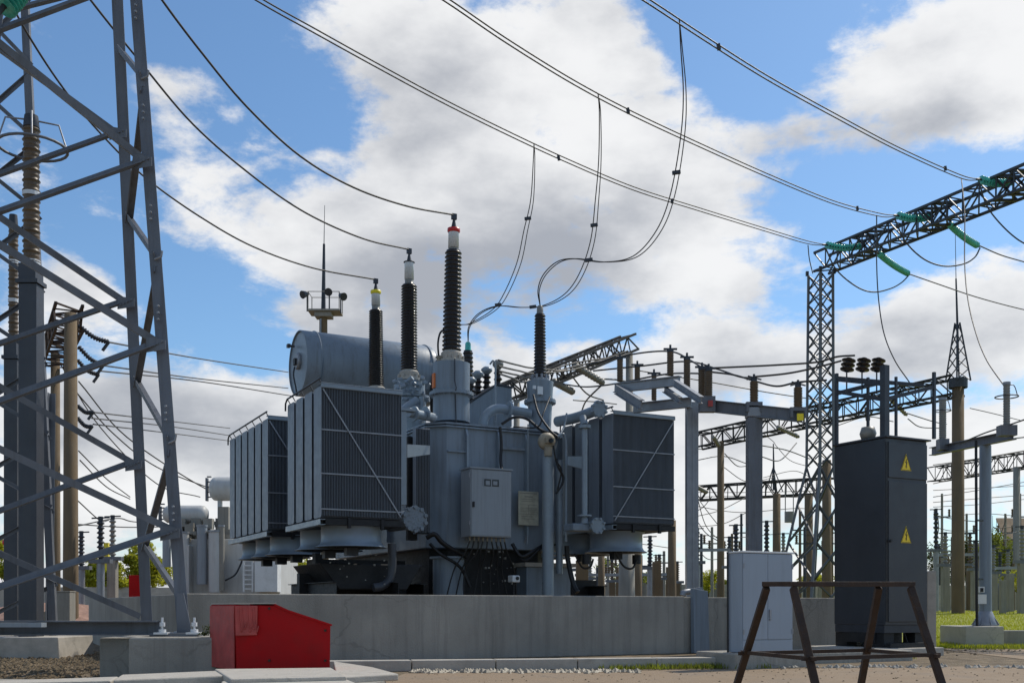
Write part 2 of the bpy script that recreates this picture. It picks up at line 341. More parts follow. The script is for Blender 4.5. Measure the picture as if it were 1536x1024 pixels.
sd = V((math.sin(SUN_AZ)*math.cos(SUN_EL), math.cos(SUN_AZ)*math.cos(SUN_EL), math.sin(SUN_EL)))
so.rotation_euler = sd.to_track_quat('Z', 'Y').to_euler(); so.location = (20, 20, 40)
cd = bpy.data.cameras.new('camera'); cam = bpy.data.objects.new('camera', cd); COL.objects.link(cam)
cam.location = (0, 0, CH); cam.rotation_euler = (R(90), 0, 0)
cd.sensor_width = 36; cd.lens = F/1536*36; cd.shift_y = (HZ-512)/1536; cd.clip_end = 3000; cd.clip_start = .05
S.camera = cam
S.view_settings.view_transform = 'Standard'; S.view_settings.look = 'None'; S.view_settings.exposure = 0; S.view_settings.gamma = 1
S.cycles.max_bounces = 6
S.cycles.use_denoising = True

# ---------------------------------------------------------------- ground
g = MB(); ys = [-60, -20, 0, 6, 10, 14, 18, 20, 24, 30, 36, 42, 50, 60, 80, 120, 200, 500, 1500]; xs = [-900, -300, -100, -40, -15, 0, 15, 40, 100, 300, 900]
g.add([(x, y, gz(y)) for y in ys for x in xs], [(j*11+i, j*11+i+1, (j+1)*11+i+1, (j+1)*11+i) for j in range(len(ys)-1) for i in range(10)])
g.build('ground', 'soil', kind='structure', base=(0, 0, 0))
def sheet(name, m, pts, dz=.004, sub=1):
    s = MB(); s.add([(p[0], p[1], gz(p[1])+dz) for p in pts], [tuple(range(len(pts)))]); return s.build(name, m, kind='structure', base=(0, 0, 0))
sheet('road', 'road', [(-1.55, 4), (-1.4, 9.3), (-1.2, 12.0), (3.3, 12.9), (7.2, 13.8), (7.6, 19.2), (60, 18.6), (60, 2), (-1.6, 2)], .006)
lw = MB(); ly = [19.0, 20, 24, 30, 36, 42, 50, 60, 80]; lx = [6.5, 8.5, 12, 20, 40, 90]
lw.add([(x+(y-19)*.18*(i == 0), y+(.35*math.sin(x) if y < 20 else 0), gz(y)+.012) for y in ly for i, x in enumerate(lx)], [(j*6+i, j*6+i+1, (j+1)*6+i+1, (j+1)*6+i) for j in range(8) for i in range(5)])
lw.build('lawn', 'grass', kind='structure', base=(0, 0, 0))
# grass blades
gb = MB()
def blades(n, fx, h):
    for _ in range(n):
        x, y = fx(); z = gz(y)+.01; a = random.random()*6.28; hh = h*random.uniform(.5, 1.3); w = .006+hh*.06
        dx, dy = math.cos(a)*w, math.sin(a)*w; lx_, ly_ = random.gauss(0, hh*.3), random.gauss(0, hh*.3)
        gb.add([(x-dx, y-dy, z), (x+dx, y+dy, z), (x+lx_, y+ly_, z+hh)], [(0, 1, 2)])
def rg():
    y = 19.3+(random.random()**1.6)*24; return random.uniform(y*.385, y*.5), y
blades(12000, rg, .06)
gb.build('lawn_grass', 'blade', label='bright green mown grass covering the lawn beyond the dark cabinet', cat='grass', kind='stuff')
gb = MB()
def rk():
    t = random.random(); t = t**.6; return 1.0+2.1*t+random.gauss(0, .1), 12.75+.5*t+random.gauss(0, .11)
blades(1500, rk, .06); 
blades(900, lambda: (random.uniform(3.4, 5.8), 15.6+random.gauss(0, .25)), .06)
blades(500, lambda: (7.8+random.random()*3, 18.9+random.gauss(0, .15)), .09)
gb.build('verge_weeds', 'leaf', label='patch of low green weeds along the kerb by the blue-grey cabinet', cat='weeds', kind='stuff')
# gravel and rubble bits
def pebbles(n, fx, lo, hi, name, m, label):
    s = MB()
    for _ in range(n):
        x, y = fx(); r = random.uniform(lo, hi); z = gz(y)+r*.2
        vs = []
        for q in ((1,0,0),(0,1,0),(-1,0,0),(0,-1,0),(0,0,1),(0,0,-1)):
            vs.append((x+q[0]*r*random.uniform(.6,1.2), y+q[1]*r*random.uniform(.6,1.2), z+q[2]*r*random.uniform(.4,.8)))
        s.add(vs, [(0,1,4),(1,2,4),(2,3,4),(3,0,4),(1,0,5),(2,1,5),(3,2,5),(0,3,5)])
    return s.build(name, m, label=label, cat='gravel', kind='stuff')
pebbles(5200, lambda: (random.uniform(-8.5, -4.2), random.uniform(9.6, 18)), .012, .045, 'gravel', 'soil', 'brown gravel and soil crumbs under the lattice tower')
pebbles(420, lambda: (-1.15+random.random()**1.3*2.6, 12.25+random.gauss(0, .1)), .02, .06, 'rubble', 'beige', 'pale stones lying along the foot of the kerb strip')
pebbles(900, lambda: (random.uniform(-1.2, 9), 13.0+abs(random.gauss(0, 1))*-1.6+random.uniform(0, .4)), .006, .022, 'road_grit', 'soil', 'brown grit and crumbs scattered over the dusty road')
pebbles(700, lambda: (random.uniform(6.5, 14), 18.2+random.gauss(0, .6)), .008, .035, 'verge_gravel', 'soil', 'brown gravel along the edge between road and lawn')
pebbles(160, lambda: (random.uniform(3.2, 7.2), 13.2+random.gauss(0, .12)), .015, .06, 'rubble', 'conc', 'grey broken stones below the cabinet footings')

# ---------------------------------------------------------------- retaining wall round the transformer
ZT = .924; T = .22
w = thing('retaining_wall', 'long grey cast concrete wall in front of the transformer', 'wall', E @ V((6, .1, 0)), YAW)
s = MB(E); s.box(0, 7.95, 0, T, 0, ZT); s.build('front_panel', 'conc', w, bevel=.012)
s = MB(E); s.box(7.955, 12.6, .03, T, 0, ZT-.012); s.build('front_panel', 'conc', w, bevel=.012)
s = MB(E); s.box(0, T, T+.004, 9.6, 0, ZT-.01); s.build('side_panel', 'conc', w, bevel=.012)
s = MB(E); s.box(-.012, 12.6, -.012, T+.015, ZT+.0, ZT+.018)
# pale strip standing in for light on the cabinet's edge
a = G(1391, 870, 17.7)
MB().box(a.x, a.x+.15, 17.7, 17.85, 0, 1.35).build('edge_light_strip', 'concl', label='narrow pale strip standing in for light on the right edge of the dark cabinet', cat='post', bevel=.008)
# kerb strip in front of wall
kA = V((-2.15, 12.25, 0)); kB = V((2.75, 13.2, 0)); dk = (kB-kA).normalized(); nk = V((-dk.y, dk.x, 0))
s = MB()
for i in range(5):
    p = kA+(kB-kA)*(i/5)+dk*.006; q = kA+(kB-kA)*((i+1)/5)-dk*.006
    s.poly([p, q, q+nk*.22, p+nk*.22], (0, 0, .13))
s.build('kerb_strip', 'concl', kind='structure', bevel=.01)
# ---------------------------------------------------------------- the power transformer
tr = thing('power_transformer', 'large blue-grey power transformer with radiators, tall bushings and conservator, behind the concrete wall', 'transformer', E @ V((6.8, 6.5, 0)), YAW)
def P(name, s, m, parent=tr, **k): return s.build(name, m, parent, **k)
def L_(): return MB(E)
# tank
FV = 4.3; BV = 9.9
q = EL(648, 634, v=FV); uL = q.x; zT = q.z; uR = EL(846, 640, v=FV).x
zB = EL(700, 822, v=FV).z
ch = .30
out = [(uL, FV+ch), (uL+ch, FV), (uR-.25, FV), (uR, FV+.25), (uR, BV), (uL, BV)]
s = L_(); s.poly([(x, y, zB) for x, y in out], (0, 0, zT-zB))
tank = P('tank', s, 'tank', bevel=.02)
oc = [((x-6.8)*1.03+6.8, (y-7.1)*1.02+7.1) for x, y in out]
s = L_(); s.poly([(x, y, zT+.002) for x, y in oc], (0, 0, .035)); P('tank_lid', s, 'tank', tank)
s = L_(); s.poly([(x, y, zT-.05) for x, y in oc], (0, 0, .03)); P('rim_flange', s, 'tank', tank)
def uat(px, v=FV): return EL(px, 750, v=v).x
for px in (702, 750, 791):
    u = uat(px, FV-.1); s = L_()
    s.poly([(u-.02, FV+.02, zB+.1), (u-.02, FV-.10, zB+.3), (u-.02, FV-.10, zT-.2), (u-.02, FV-.03, zT-.05), (u-.02, FV+.02, zT-.05)], (.04, 0, 0))
    P('stiffener', s, 'pipe', tank)
s = L_(); z = EL(830, 680, v=FV).z; s.box(uat(752), uat(790), FV-.06, FV+.01, z, z+.05); P('stiffener', s, 'tank', tank)
z = EL(655, 676, v=FV).z
s = L_(); s.box(uL+ch+.01, uat(700), FV-.05, FV+.01, z, z+.03); P('stiffener', s, 'tank', tank)
s = L_()
for v in (5.3, 6.4, 7.5, 8.6):
    s.box(uL-.08, uL+.01, v, v+.04, zB+.2, zT-.1); s.box(uR-.01, uR+.08, v, v+.04, zB+.2, zT-.1)
P('side_stiffeners', s, 'tank', tank)
# lower tank, legs, plinth, undercarriage
s = L_(); s.poly([(x*.86+.95, y*.9+.75, .55) for x, y in out], (0, 0, zB-.551)); P('lower_tank', s, 'under', tank)  # black colour stands in for the shadow below the tank
s = L_(); s.box(uL-.5, uR+.4, FV-.1, BV, .0, .5); P('plinth', s, 'conc')
c = EL(673, 870, v=FV+.1)
s = L_(); s.cyl((c.x, c.y, .505), (c.x, c.y, EL(673, 838, v=FV+.1).z), .30, 20).cyl((c.x, c.y, EL(673, 838, v=FV+.1).z+.002), (c.x, c.y, EL(673, 838, v=FV+.1).z+.04), .36, 20); P('support_leg', s, 'tank')
a = EL(790, 870, v=FV-.1); b = EL(856, 870, v=FV-.1); zc = EL(820, 850, v=FV-.1).z
s = L_(); s.box(a.x, b.x, FV-.1, FV+.6, .505, zc); leg = P('support_leg', s, 'tank', bevel=.01)
s = L_(); s.box(a.x-.06, b.x+.08, FV-.16, FV+.66, zc+.002, zc+.08); P('leg_cap', s, 'concl', leg)
s = L_()
for u in (3.1, 4.2, 5.1, 9.0):
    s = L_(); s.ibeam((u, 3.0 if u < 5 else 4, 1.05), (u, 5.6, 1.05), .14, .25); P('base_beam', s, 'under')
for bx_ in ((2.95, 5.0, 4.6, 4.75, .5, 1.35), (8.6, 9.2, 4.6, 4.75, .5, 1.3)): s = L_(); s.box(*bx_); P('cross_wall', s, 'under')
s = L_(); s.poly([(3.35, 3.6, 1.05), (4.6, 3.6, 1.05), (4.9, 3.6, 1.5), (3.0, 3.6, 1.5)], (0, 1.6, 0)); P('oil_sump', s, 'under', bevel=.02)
s = L_(); ux = EL(472, 850, v=5.4).x; s.box(ux, 5.3, 5.4, 5.9, .3, 1.65); s.box(ux-.05, ux+.1, 5.2, 5.39, .3, 1.75); P('cable_duct_box', s, 'under')

# radiators
def radiator(u0, u1, v0, v1, zb, zt, parent=tr):
    s = L_(); n = max(6, int((u1-u0)/.026)); w = v1-v0
    for i in range(n):
        u = u0+(u1-u0-.005)*i/(n-1)
        c = .03
        s.poly([(u, v0+c, zb), (u, v0, zb+c), (u, v0, zt-c), (u, v0+c, zt), (u, v1-c, zt), (u, v1, zt-c), (u, v1, zb+c), (u, v1-c, zb)], (.005, 0, 0))
    vm = (v0+v1)/2
    s.tube([(u0+.02, vm, zt-.06), (u1+.0, vm, zt-.06)], .045, 10).tube([(u0+.02, vm, zb+.06), (u1, vm, zb+.06)], .045, 10)
    r_ = P('radiator', s, 'rad', parent); s = L_()
    s.box(u0+.009, u1-.009, v0+w*.06, v0+w*.94, zb+.03, zt-.03); P('fin_gap_shade', s, 'black', r_)  # black infill painting the shade between the fins
    return r_
def bank(u0, u1, v0, n, pitch, zb, zt, diag, inner, flip=1):
    for i in range(n):
        radiator(u0, u1, v0+i*pitch, v0+i*pitch+pitch-.11, zb, zt)
    ve = v0+n*pitch-.085
    s = L_(); s.box(u0-.01, u1+.01, v0-.035, v0-.005, zt-.03, zt+.035); s.box(u0-.01, u1+.01, v0-.035, v0+.1, zt+.037, zt+.05); P('top_rail', s, 'pipe', bevel=.008)
    for k in (.333, .667):
        z = zb+(zt-zb)*k; s = L_(); s.box(u0-.012, u1+.012, v0-.012, v0-.002, z-.011, z+.011); P('strap', s, 'galv')
    z = zb+.13; s = L_(); s.box(u0-.012, u1+.012, v0-.012, v0-.002, z-.01, z+.012); P('strap', s, 'galv')
    s = L_(); s.bar((u0+.02, v0-.022, zt-.05), (u1-.02, v0-.022, zb+.05), .022, .008, (0, 1, 0)) if diag > 0 else s.bar((u1-.02, v0-.022, zt-.05), (u0+.02, v0-.022, zb+.05), .022, .008, (0, 1, 0))
    P('diagonal_strap', s, 'galv')
    s = L_(); s.tube([(u0-.03, v0-.03, zt+.11), (u0-.03, ve-.1, zt+.09), (u0-.03, ve, zt+.03), (u0-.03, ve+.01, zt-.1)], .016, 6)
    for i in range(n+1):
        v = min(v0+i*pitch+.02, ve-.1); s.tube([(u0-.03, v, zt+.1), (u0+.03, v, zt+.0)], .01, 5)
    P('hand_rod', s, 'dsteel')
    s = L_(); s.chan((u0-.03, v0-.02, zb-.075), (u0-.03, ve, zb-.075), .09, .09, .01, fx=1); P('lower_rail', s, 'pipe')
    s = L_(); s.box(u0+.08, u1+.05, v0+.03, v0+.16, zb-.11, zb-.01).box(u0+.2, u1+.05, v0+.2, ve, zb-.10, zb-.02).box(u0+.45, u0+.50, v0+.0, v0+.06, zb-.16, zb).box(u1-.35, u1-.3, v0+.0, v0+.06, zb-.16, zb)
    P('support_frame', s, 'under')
q = EL(482, 578, v=2.5); q2 = EL(602, 640, v=2.5); qb = EL(482, 775, v=2.5)
U0, U1, ZA, ZBt = q.x, q2.x, q.z, qb.z
bank(U0, U1, 2.5, 4, .50, ZBt, ZA, 1, 1)
vb = EL(402, 700, u=U0).y
ve = EL(343, 700, u=U0).y
bank(U0, U1, vb, 6, (ve-vb)/6, ZBt, ZA-.02, 1, 1)
q = EL(920, 619, v=3.0); q2 = EL(1011, 690, v=3.0); qb = EL(920, 784, v=3.0)
V0, V1, ZC, ZD = q.x, q2.x, q.z, qb.z
bank(V0, V1, 3.0, 4, .50, ZD, ZC, -1, 1)
bank(V0, V1, 5.9, 6, .50, ZD, ZC, -1, 1)
# fan cowls
def fan(u, v, zt, zb, r=.50):
    s = L_()
    s.lathe([(r+.05, zt+.012), (r+.05, zt), (r, zt-.008), (r, zb+.10), (r+.03, zb+.04), (r+.10, zb+.005), (r+.10, zb), (r+.02, zb+.03), (r-.02, zb+.1), (r-.02, zt), (r+.05, zt+.012)], (u, v, 0), n=40)
    f = P('fan_cowl', s, 'cowl')
    s = L_(); s.cyl((u, v, zb+.03), (u, v, zt-.08), .10, 12)
    for k in range(6):
        a = k*math.pi/3; ca, sa = math.cos(a), math.sin(a)
        s.poly([(u+ca*.09-sa*.06, v+sa*.09+ca*.06, zb+.10), (u+ca*.09+sa*.06, v+sa*.09-ca*.06, zb+.16), (u+ca*(r-.04)+sa*.11, v+sa*(r-.04)-ca*.11, zb+.17), (u+ca*(r-.04)-sa*.11, v+sa*(r-.04)+ca*.11, zb+.10)], (0, 0, .008))
    P('fan_blades', s, 'under', f)
    s = L_()
    for rr in (.14, .26, .38, .49):
        s.tube([(u+rr*math.cos(t*math.pi/12), v+rr*math.sin(t*math.pi/12), zb+.012) for t in range(25)], .004, 4)
    for k in range(4):
        a = k*math.pi/4; s.tube([(u-math.cos(a)*r, v-math.sin(a)*r, zb+.012), (u+math.cos(a)*r, v+math.sin(a)*r, zb+.012)], .005, 4)
    s.box(u-.10, u+.10, v-.08, v+.08, zb-.13, zb-.0)
    P('fan_grille', s, 'dsteel', f)
um = (U0+U1)/2+.02
zf, zg = EL(528, 789, v=3.05).z, EL(528, 821, v=3.05).z
for v in (3.08, 4.25): fan(um, v, zf, zg)
for v in (vb+.55, vb+1.62, vb+2.7): fan(um, v, zf, zg)
c = EL(915, 808, v=3.7); zf2, zg2 = EL(930, 797, v=3.3).z, EL(930, 827, v=3.3).z
um2 = EL(924, 810, v=3.7).x
fan(um2, 3.7, zf2, zg2, .52); fan(um2, 4.95, zf2, zg2, .52); fan(um2, 6.6, zf2, zg2, .52); fan(um2, 7.8, zf2, zg2, .52)
def hose(label_name, pts, r, m='black', par=tr): return P(label_name, L_().tube(spline(pts), r, 8), m, par)
for px in (880, 955):
    s = L_(); c = EL(px, 838, v=3.5); s.cyl((c.x, c.y, c.z+.08), (c.x, c.y, c.z-.10), .09, 12); P('fan_motor', s, 'black')
hose('hose', [EL(922, 826, v=3.4), EL(935, 848, v=3.4), EL(948, 852, v=3.4), EL(955, 840, v=3.4)], .022)
hose('hose', [EL(862, 830, v=3.6), EL(873, 850, v=3.6), EL(885, 850, v=3.6), EL(890, 838, v=3.6)], .02)

# header pipes and valves between tank and radiators
def flange(px, py, v, r, n=8, m='pipe', th=.05, bolts=True):
    c = EL(px, py, v=v); s = L_(); s.cyl((c.x, c.y, c.z), (c.x, c.y+th, c.z), r, 24)
    if bolts:
        for k in range(n):
            a = (k+.5)*2*math.pi/n; s.cyl((c.x+r*.92*math.cos(a), c.y-.03, c.z+r*.92*math.sin(a)), (c.x+r*.92*math.cos(a), c.y+th+.03, c.z+r*.92*math.sin(a)), r*.17, 6)
    return P('blank_flange', s, m)
flange(900, 613, 3.05, .155); flange(897, 788, 2.95, .15)
flange(623, 778, 3.2, .22, 10, 'mottle', .07)
c = EL(623, 778, v=3.2); s = L_(); s.cyl((c.x, c.y+.07, c.z), (c.x-.1, c.y+.9, c.z), .17, 20); P('valve_body', s, 'mottle')
s = L_(); s.tube(spline([EL(836, 632, v=4.6), EL(865, 626, v=4.0), EL(898, 614, v=3.15)]), .105, 18); P('header_pipe', s, 'pipe')
s = L_(); s.tube([EL(612, 618, v=4.0), EL(640, 624, v=4.3), EL(650, 626, v=4.5)], .085, 16); P('header_pipe', s, 'pipe')
for px in (620, 637):
    s = L_(); a = EL(px, 620, v=4.05+(px-620)*.012); s.lathe([(0, 0), (.135, 0), (.135, .03), (0, .03)], a, (1, .3, 0), 20, False); P('pipe_flange', s, 'pipe')
# left vertical header and arms
a = EL(606, 616, v=3.0); b = EL(606, 757, v=3.0)
s = L_(); s.box(a.x-.05, a.x+.05, 3.0, 3.12, b.z, a.z); P('header_frame', s, 'pipe', bevel=.01)
s = L_(); s.box(a.x-.08, a.x+.22, 2.97, 3.15, a.z+.003, a.z+.045); P('header_plate', s, 'pipe')
a2 = EL(611, 668, v=3.0); b2 = EL(645, 672, v=FV); s = L_(); s.poly([EL(611, 666, v=3.15), EL(645, 668, v=3.6), EL(645, 681, v=3.6), EL(611, 686, v=3.15)], (0, .05, 0)); P('bracket', s, 'pipe')
s = L_(); s.poly([EL(852, 684, v=3.3), EL(874, 684, v=3.3), EL(874, 703, v=3.3), EL(852, 697, v=3.3)], (0, .05, 0)); P('bracket', s, 'pipe')
a = EL(877, 640, v=3.1); b = EL(877, 772, v=3.1)
s = L_(); s.cyl(b, a, .055, 14); hp = P('header_pipe', s, 'pipe')
s = L_(); s.cyl((a.x, a.y, a.z-.03), (a.x, a.y, a.z+.03), .12, 16).cyl((a.x, a.y, a.z+.032), (a.x+.02, a.y+.1, a.z+.2), .07, 14); P('pipe_flange', s, 'pipe', hp)
s = L_(); s.cyl((b.x, b.y, b.z-.03), (b.x, b.y, b.z), .14, 16).cyl((b.x, b.y, b.z-.16), (b.x, b.y, b.z-.032), .08, 14, .055); P('pipe_flange', s, 'pipe', hp)
s = L_(); s.box(b.x-.28, b.x+.28, 3.05, 3.4, b.z-.30, b.z-.165); P('valve_box', s, 'tank', bevel=.02)
s = L_(); s.tube([EL(855, 791, v=3.6), EL(890, 788, v=3.2)], .06, 12); P('header_pipe', s, 'pipe')
s = L_(); s.tube(spline([EL(588, 815, v=3.3), EL(588, 850, v=3.3), EL(583, 870, v=3.3), EL(572, 879, v=3.3), EL(560, 881, v=3.3)]), .075, 14); P('drain_pipe', s, 'dpost')
# dark radiator slab seen between the left header and the tank
radiator(EL(624, 700, v=4.1).x, EL(645, 700, v=4.1).x, 4.1, 4.25, EL(624, 800, v=4.1).z, EL(624, 640, v=4.1).z)
s = L_(); s.box(EL(612, 700, v=4.4).x, EL(626, 700, v=4.4).x, 4.4, 4.5, EL(620, 810, v=4.4).z, EL(620, 655, v=4.4).z); P('gap_shade_plate', s, 'under')  # black plate put in for the shade of the open gap

# big vertical pipe, thin pipes, relay
a = EL(822, 680, v=3.75); s = L_(); s.cyl((a.x, a.y, .52), a, .112, 20); P('riser_pipe', s, 'pipe')
c = EL(823, 661, v=3.62); s = L_(); s.lathe([(0, 0), (.10, 0), (.165, .03), (.17, .10), (.15, .16), (0, .17)], c, (0, 1, 0), 24); rel = P('gas_relay', s, 'beige')
s = L_(); s.box(c.x-.09, c.x+.09, c.y-.07, c.y, c.z-.05, c.z+.05).cyl((c.x, c.y+.02, c.z-.28), (c.x, c.y+.02, c.z-.12), .08, 14); P('relay_housing', s, 'beige', rel)
s = L_(); s.cyl((c.x, c.y-.072, c.z-.005), (c.x, c.y-.1, c.z-.005), .045, 14); P('relay_glass', s, 'window', rel)
s = L_(); s.tube(spline([EL(836, 655, v=3.7), EL(845, 651, v=3.7), EL(849, 662, v=3.7), EL(849, 690, v=3.7), EL(849, 750, v=3.7), EL(849, 812, v=3.7)]), .026, 10); P('small_pipe', s, 'pipe')
s = L_(); s.cyl(EL(839, 860, v=3.95), EL(839, 690, v=3.95), .07, 12); P('small_pipe', s, 'pipe')
s = L_(); s.tube([EL(792, 636, v=4.15), EL(792, 737, v=4.15)], .014, 8); P('conduit', s, 'pipe')
s = L_(); s.tube([EL(792, 790, v=4.15), EL(791, 815, v=4.15)], .014, 8); P('conduit', s, 'pipe')
s = L_(); a = EL(777, 736, v=4.12); b = EL(807, 788, v=4.12); s.box(a.x, b.x, 4.10, 4.12, b.z, a.z); npl = P('name_plate', s, 'plate')
s = L_()
for k, (x0, x1, y0, y1) in enumerate([(.08,.92,.93,.96),(.08,.92,.60,.61),(.08,.92,.32,.33),(.3,.7,.83,.86),(.15,.85,.76,.775),(.15,.8,.70,.715),(.1,.9,.5,.512),(.1,.9,.45,.462),(.1,.9,.4,.412),(.15,.7,.25,.265),(.15,.8,.18,.195),(.5,.51,.33,.6)]):
    s.box(a.x+(b.x-a.x)*x0, a.x+(b.x-a.x)*x1, 4.096, 4.0995, b.z+(a.z-b.z)*y0, b.z+(a.z-b.z)*y1)
P('plate_engraving', s, 'porcg', npl)
# control cabinet hung on the tank
KV = 3.65
a = EL(706, 702, v=KV); b = EL(767, 806, v=KV)
s = L_(); s.box(a.x, b.x, KV, KV+.42, b.z, a.z); kc = P('control_cabinet', s, 'pale', bevel=.008)
s = L_(); s.box(a.x-.02, b.x+.02, KV-.03, KV+.44, a.z+.002, a.z+.03); P('roof', s, 'pale', kc)
s = L_(); s.box(a.x+.018, b.x-.018, KV-.014, KV-.002, b.z+.02, a.z-.015); P('door', s, 'pale', kc, bevel=.004)
w0, w1 = EL(724, 717, v=KV), EL(749, 730, v=KV)
s = L_(); s.box(w0.x, w1.x, KV-.018, KV-.0145, w1.z, w0.z); P('window', s, 'window', kc)
s = L_()
um_ = (w0.x+w1.x)/2
for (x0, x1, y0, y1) in ((0, .05, 0, 1), (.95, 1, 0, 1), (0, 1, .93, 1), (.47, .53, 0, 1), (.15, .4, .15, .7), (.6, .85, .2, .7)):
    s.box(w0.x+(w1.x-w0.x)*x0, w0.x+(w1.x-w0.x)*x1, KV-.023, KV-.0185, w1.z+(w0.z-w1.z)*y0, w1.z+(w0.z-w1.z)*y1)
P('window_frame', s, 'pale', kc)
h = EL(708, 756, v=KV); s = L_(); s.box(h.x, h.x+.035, KV-.045, KV-.015, h.z-.05, h.z+.05); P('handle', s, 'black', kc)
for zz in (.2, .9):
    s = L_(); s.cyl((a.x-.012, KV+.02, b.z+(a.z-b.z)*zz-.04), (a.x-.012, KV+.02, b.z+(a.z-b.z)*zz+.04), .012, 8); P('hinge', s, 'galv', kc)
for i in range(9):
    u = a.x+.04+(b.x-a.x-.12)*i/8; s = L_(); s.cyl((u, KV+.12, b.z-.075), (u, KV+.12, b.z-.002), .014, 8); P('cable_gland', s, 'beige', kc)
rn = random.Random(3)
for i in range(9):
    u = a.x+.04+(b.x-a.x-.12)*i/8; x = (i-4)*.06
    hose('cable', [(u, KV+.12, b.z-.07), (u+x*.3+rn.uniform(-.03,.03), KV+.15, b.z-.3), (u+x+rn.uniform(-.08,.08), KV+.3, b.z-.6), (u+x*1.6, KV+.35, .85), (u+x*1.7, KV+.4, .5)], .014, 'black' if i not in (1, 6) else 'under', kc)
hose('cable', [EL(750, 640, v=4.1), EL(752, 665, v=4.1), EL(751, 690, v=4.05), EL(753, 706, v=3.9)], .03)
hose('cable', [EL(640, 806, v=4.0), EL(652, 801, v=3.9), EL(662, 812, v=3.9), EL(676, 822, v=3.95), EL(700, 835, v=4.1)], .045)
hose('cable', [EL(645, 815, v=4.1), EL(660, 830, v=4.0), EL(690, 850, v=4.0), EL(705, 880, v=4.0)], .03)
hose('cable', [EL(768, 815, v=4.0), EL(782, 834, v=3.9), EL(800, 826, v=3.9), EL(826, 810, v=4.05)], .035)
hose('cable', [EL(770, 825, v=4.0), EL(788, 840, v=3.9), EL(812, 822, v=3.9), EL(836, 816, v=4.1)], .02, 'under')
hose('cable', [EL(835, 688, v=3.65), EL(837, 700, v=3.6), EL(845, 715, v=3.6), EL(842, 728, v=3.6), EL(834, 740, v=3.65)], .022)
hose('cable', [EL(830, 668, v=3.6), EL(834, 690, v=3.6), EL(842, 705, v=3.6), EL(836, 735, v=3.65)], .016)
hose('cable', [EL(800, 592, v=4.4), EL(808, 620, v=4.1), EL(825, 645, v=3.8), EL(836, 655, v=3.7)], .022)
hose('cable', [EL(825, 595, v=4.4), EL(815, 620, v=4.1), EL(806, 640, v=4.0), EL(770, 640, v=4.1)], .016)
hose('cable', [EL(752, 636, v=4.4), EL(770, 626, v=4.3), EL(790, 628, v=4.2), EL(812, 645, v=4.0), EL(830, 650, v=3.8)], .028)
hose('cable', [EL(850, 818, v=3.8), EL(852, 840, v=3.8), EL(860, 875, v=3.7), EL(866, 888, v=3.6)], .05)
hose('cable', [EL(850, 620, v=4.0), EL(846, 640, v=3.9), EL(838, 655, v=3.75)], .02, 'pipe')
# small white camera-like sensor at the foot
c = EL(776, 868, v=3.5); s = L_(); s.box(c.x-.10, c.x+.06, c.y, c.y+.2, c.z-.06, c.z+.07); sn = P('sensor_housing', s, 'white', bevel=.02)
s = L_(); s.cyl((c.x+.0, c.y-.012, c.z+.015), (c.x+.0, c.y-.001, c.z+.015), .035, 14); P('lens', s, 'black', sn)
s = L_(); s.tube([(c.x-.02, c.y+.1, c.z-.06), (c.x-.05, c.y+.1, .505)], .02, 8); P('sensor_stand', s, 'under', sn)
s = L_()
for _ in range(26):
    px, py = rn.uniform(700, 780), rn.uniform(818, 875); p = EL(px, py, v=rn.uniform(3.9, 4.4)); r = rn.uniform(.006, .02)
    s.box(p.x-r, p.x+r, p.y-r, p.y+r, p.z-r, p.z+r)
for _ in range(14):
    px, py = rn.uniform(480, 600), rn.uniform(826, 885); p = EL(px, py, v=rn.uniform(3.0, 3.5)); r = rn.uniform(.006, .018)
    s.box(p.x-r, p.x+r, p.y-r, p.y+r, p.z-r, p.z+r)
P('cable_clips', s, 'porcg')

# turrets
def turret(px, v, ytop, yfl, ybot, r0, r1, r2, name='bushing_turret', m='tank'):
    u = EL(px, ytop, v=v).x; zt = EL(px, ytop, v=v).z; zf = EL(px, yfl, v=v).z; zb = EL(px, ybot, v=v).z
    s = L_(); s.lathe([(r2, zb), (r1*.98, zf-.03)], (u, v, 0), n=36); s.lathe([(r1*.99, zf+.03), (r0, zt)], (u, v, 0), n=36); s.lathe([(r0, zt), (0, zt)], (u, v, 0), n=36, smooth=False)
    t = P(name, s, m)
    s = L_(); s.lathe([(r1-.02, zf-.03), (r1+.07, zf-.03), (r1+.07, zf-.003), (r1+.07, zf+.003), (r1+.07, zf+.03), (r1-.02, zf+.03)], (u, v, 0), n=36, smooth=False)
    for k in range(24):
        a_ = k*math.pi/12; x, y = u+(r1+.045)*math.cos(a_), v+(r1+.045)*math.sin(a_); s.cyl((x, y, zf-.05), (x, y, zf+.05), .012, 6)
    P('turret_flange', s, m, t)
    return t, u, zt
tb, uB, zb1 = turret(677, 5.0, 546, 592, 634, .365, .365, .36)
s = L_(); s.box(uB-.39, uB-.355, 4.95, 5.05, zb1-.5, zb1-.22); P('orange_tag', s, 'orange', tb)
s = L_(); s.tube([(uB-.1, 5-.372, zb1+.02), (uB-.1, 5-.375, zb1-.4), (uB-.11, 5-.46, zb1-.55), (uB-.09, 5-.376, zb1-.65), (uB-.08, 5-.4, zT)], .012, 6); P('cable', s, 'dsteel', tb)
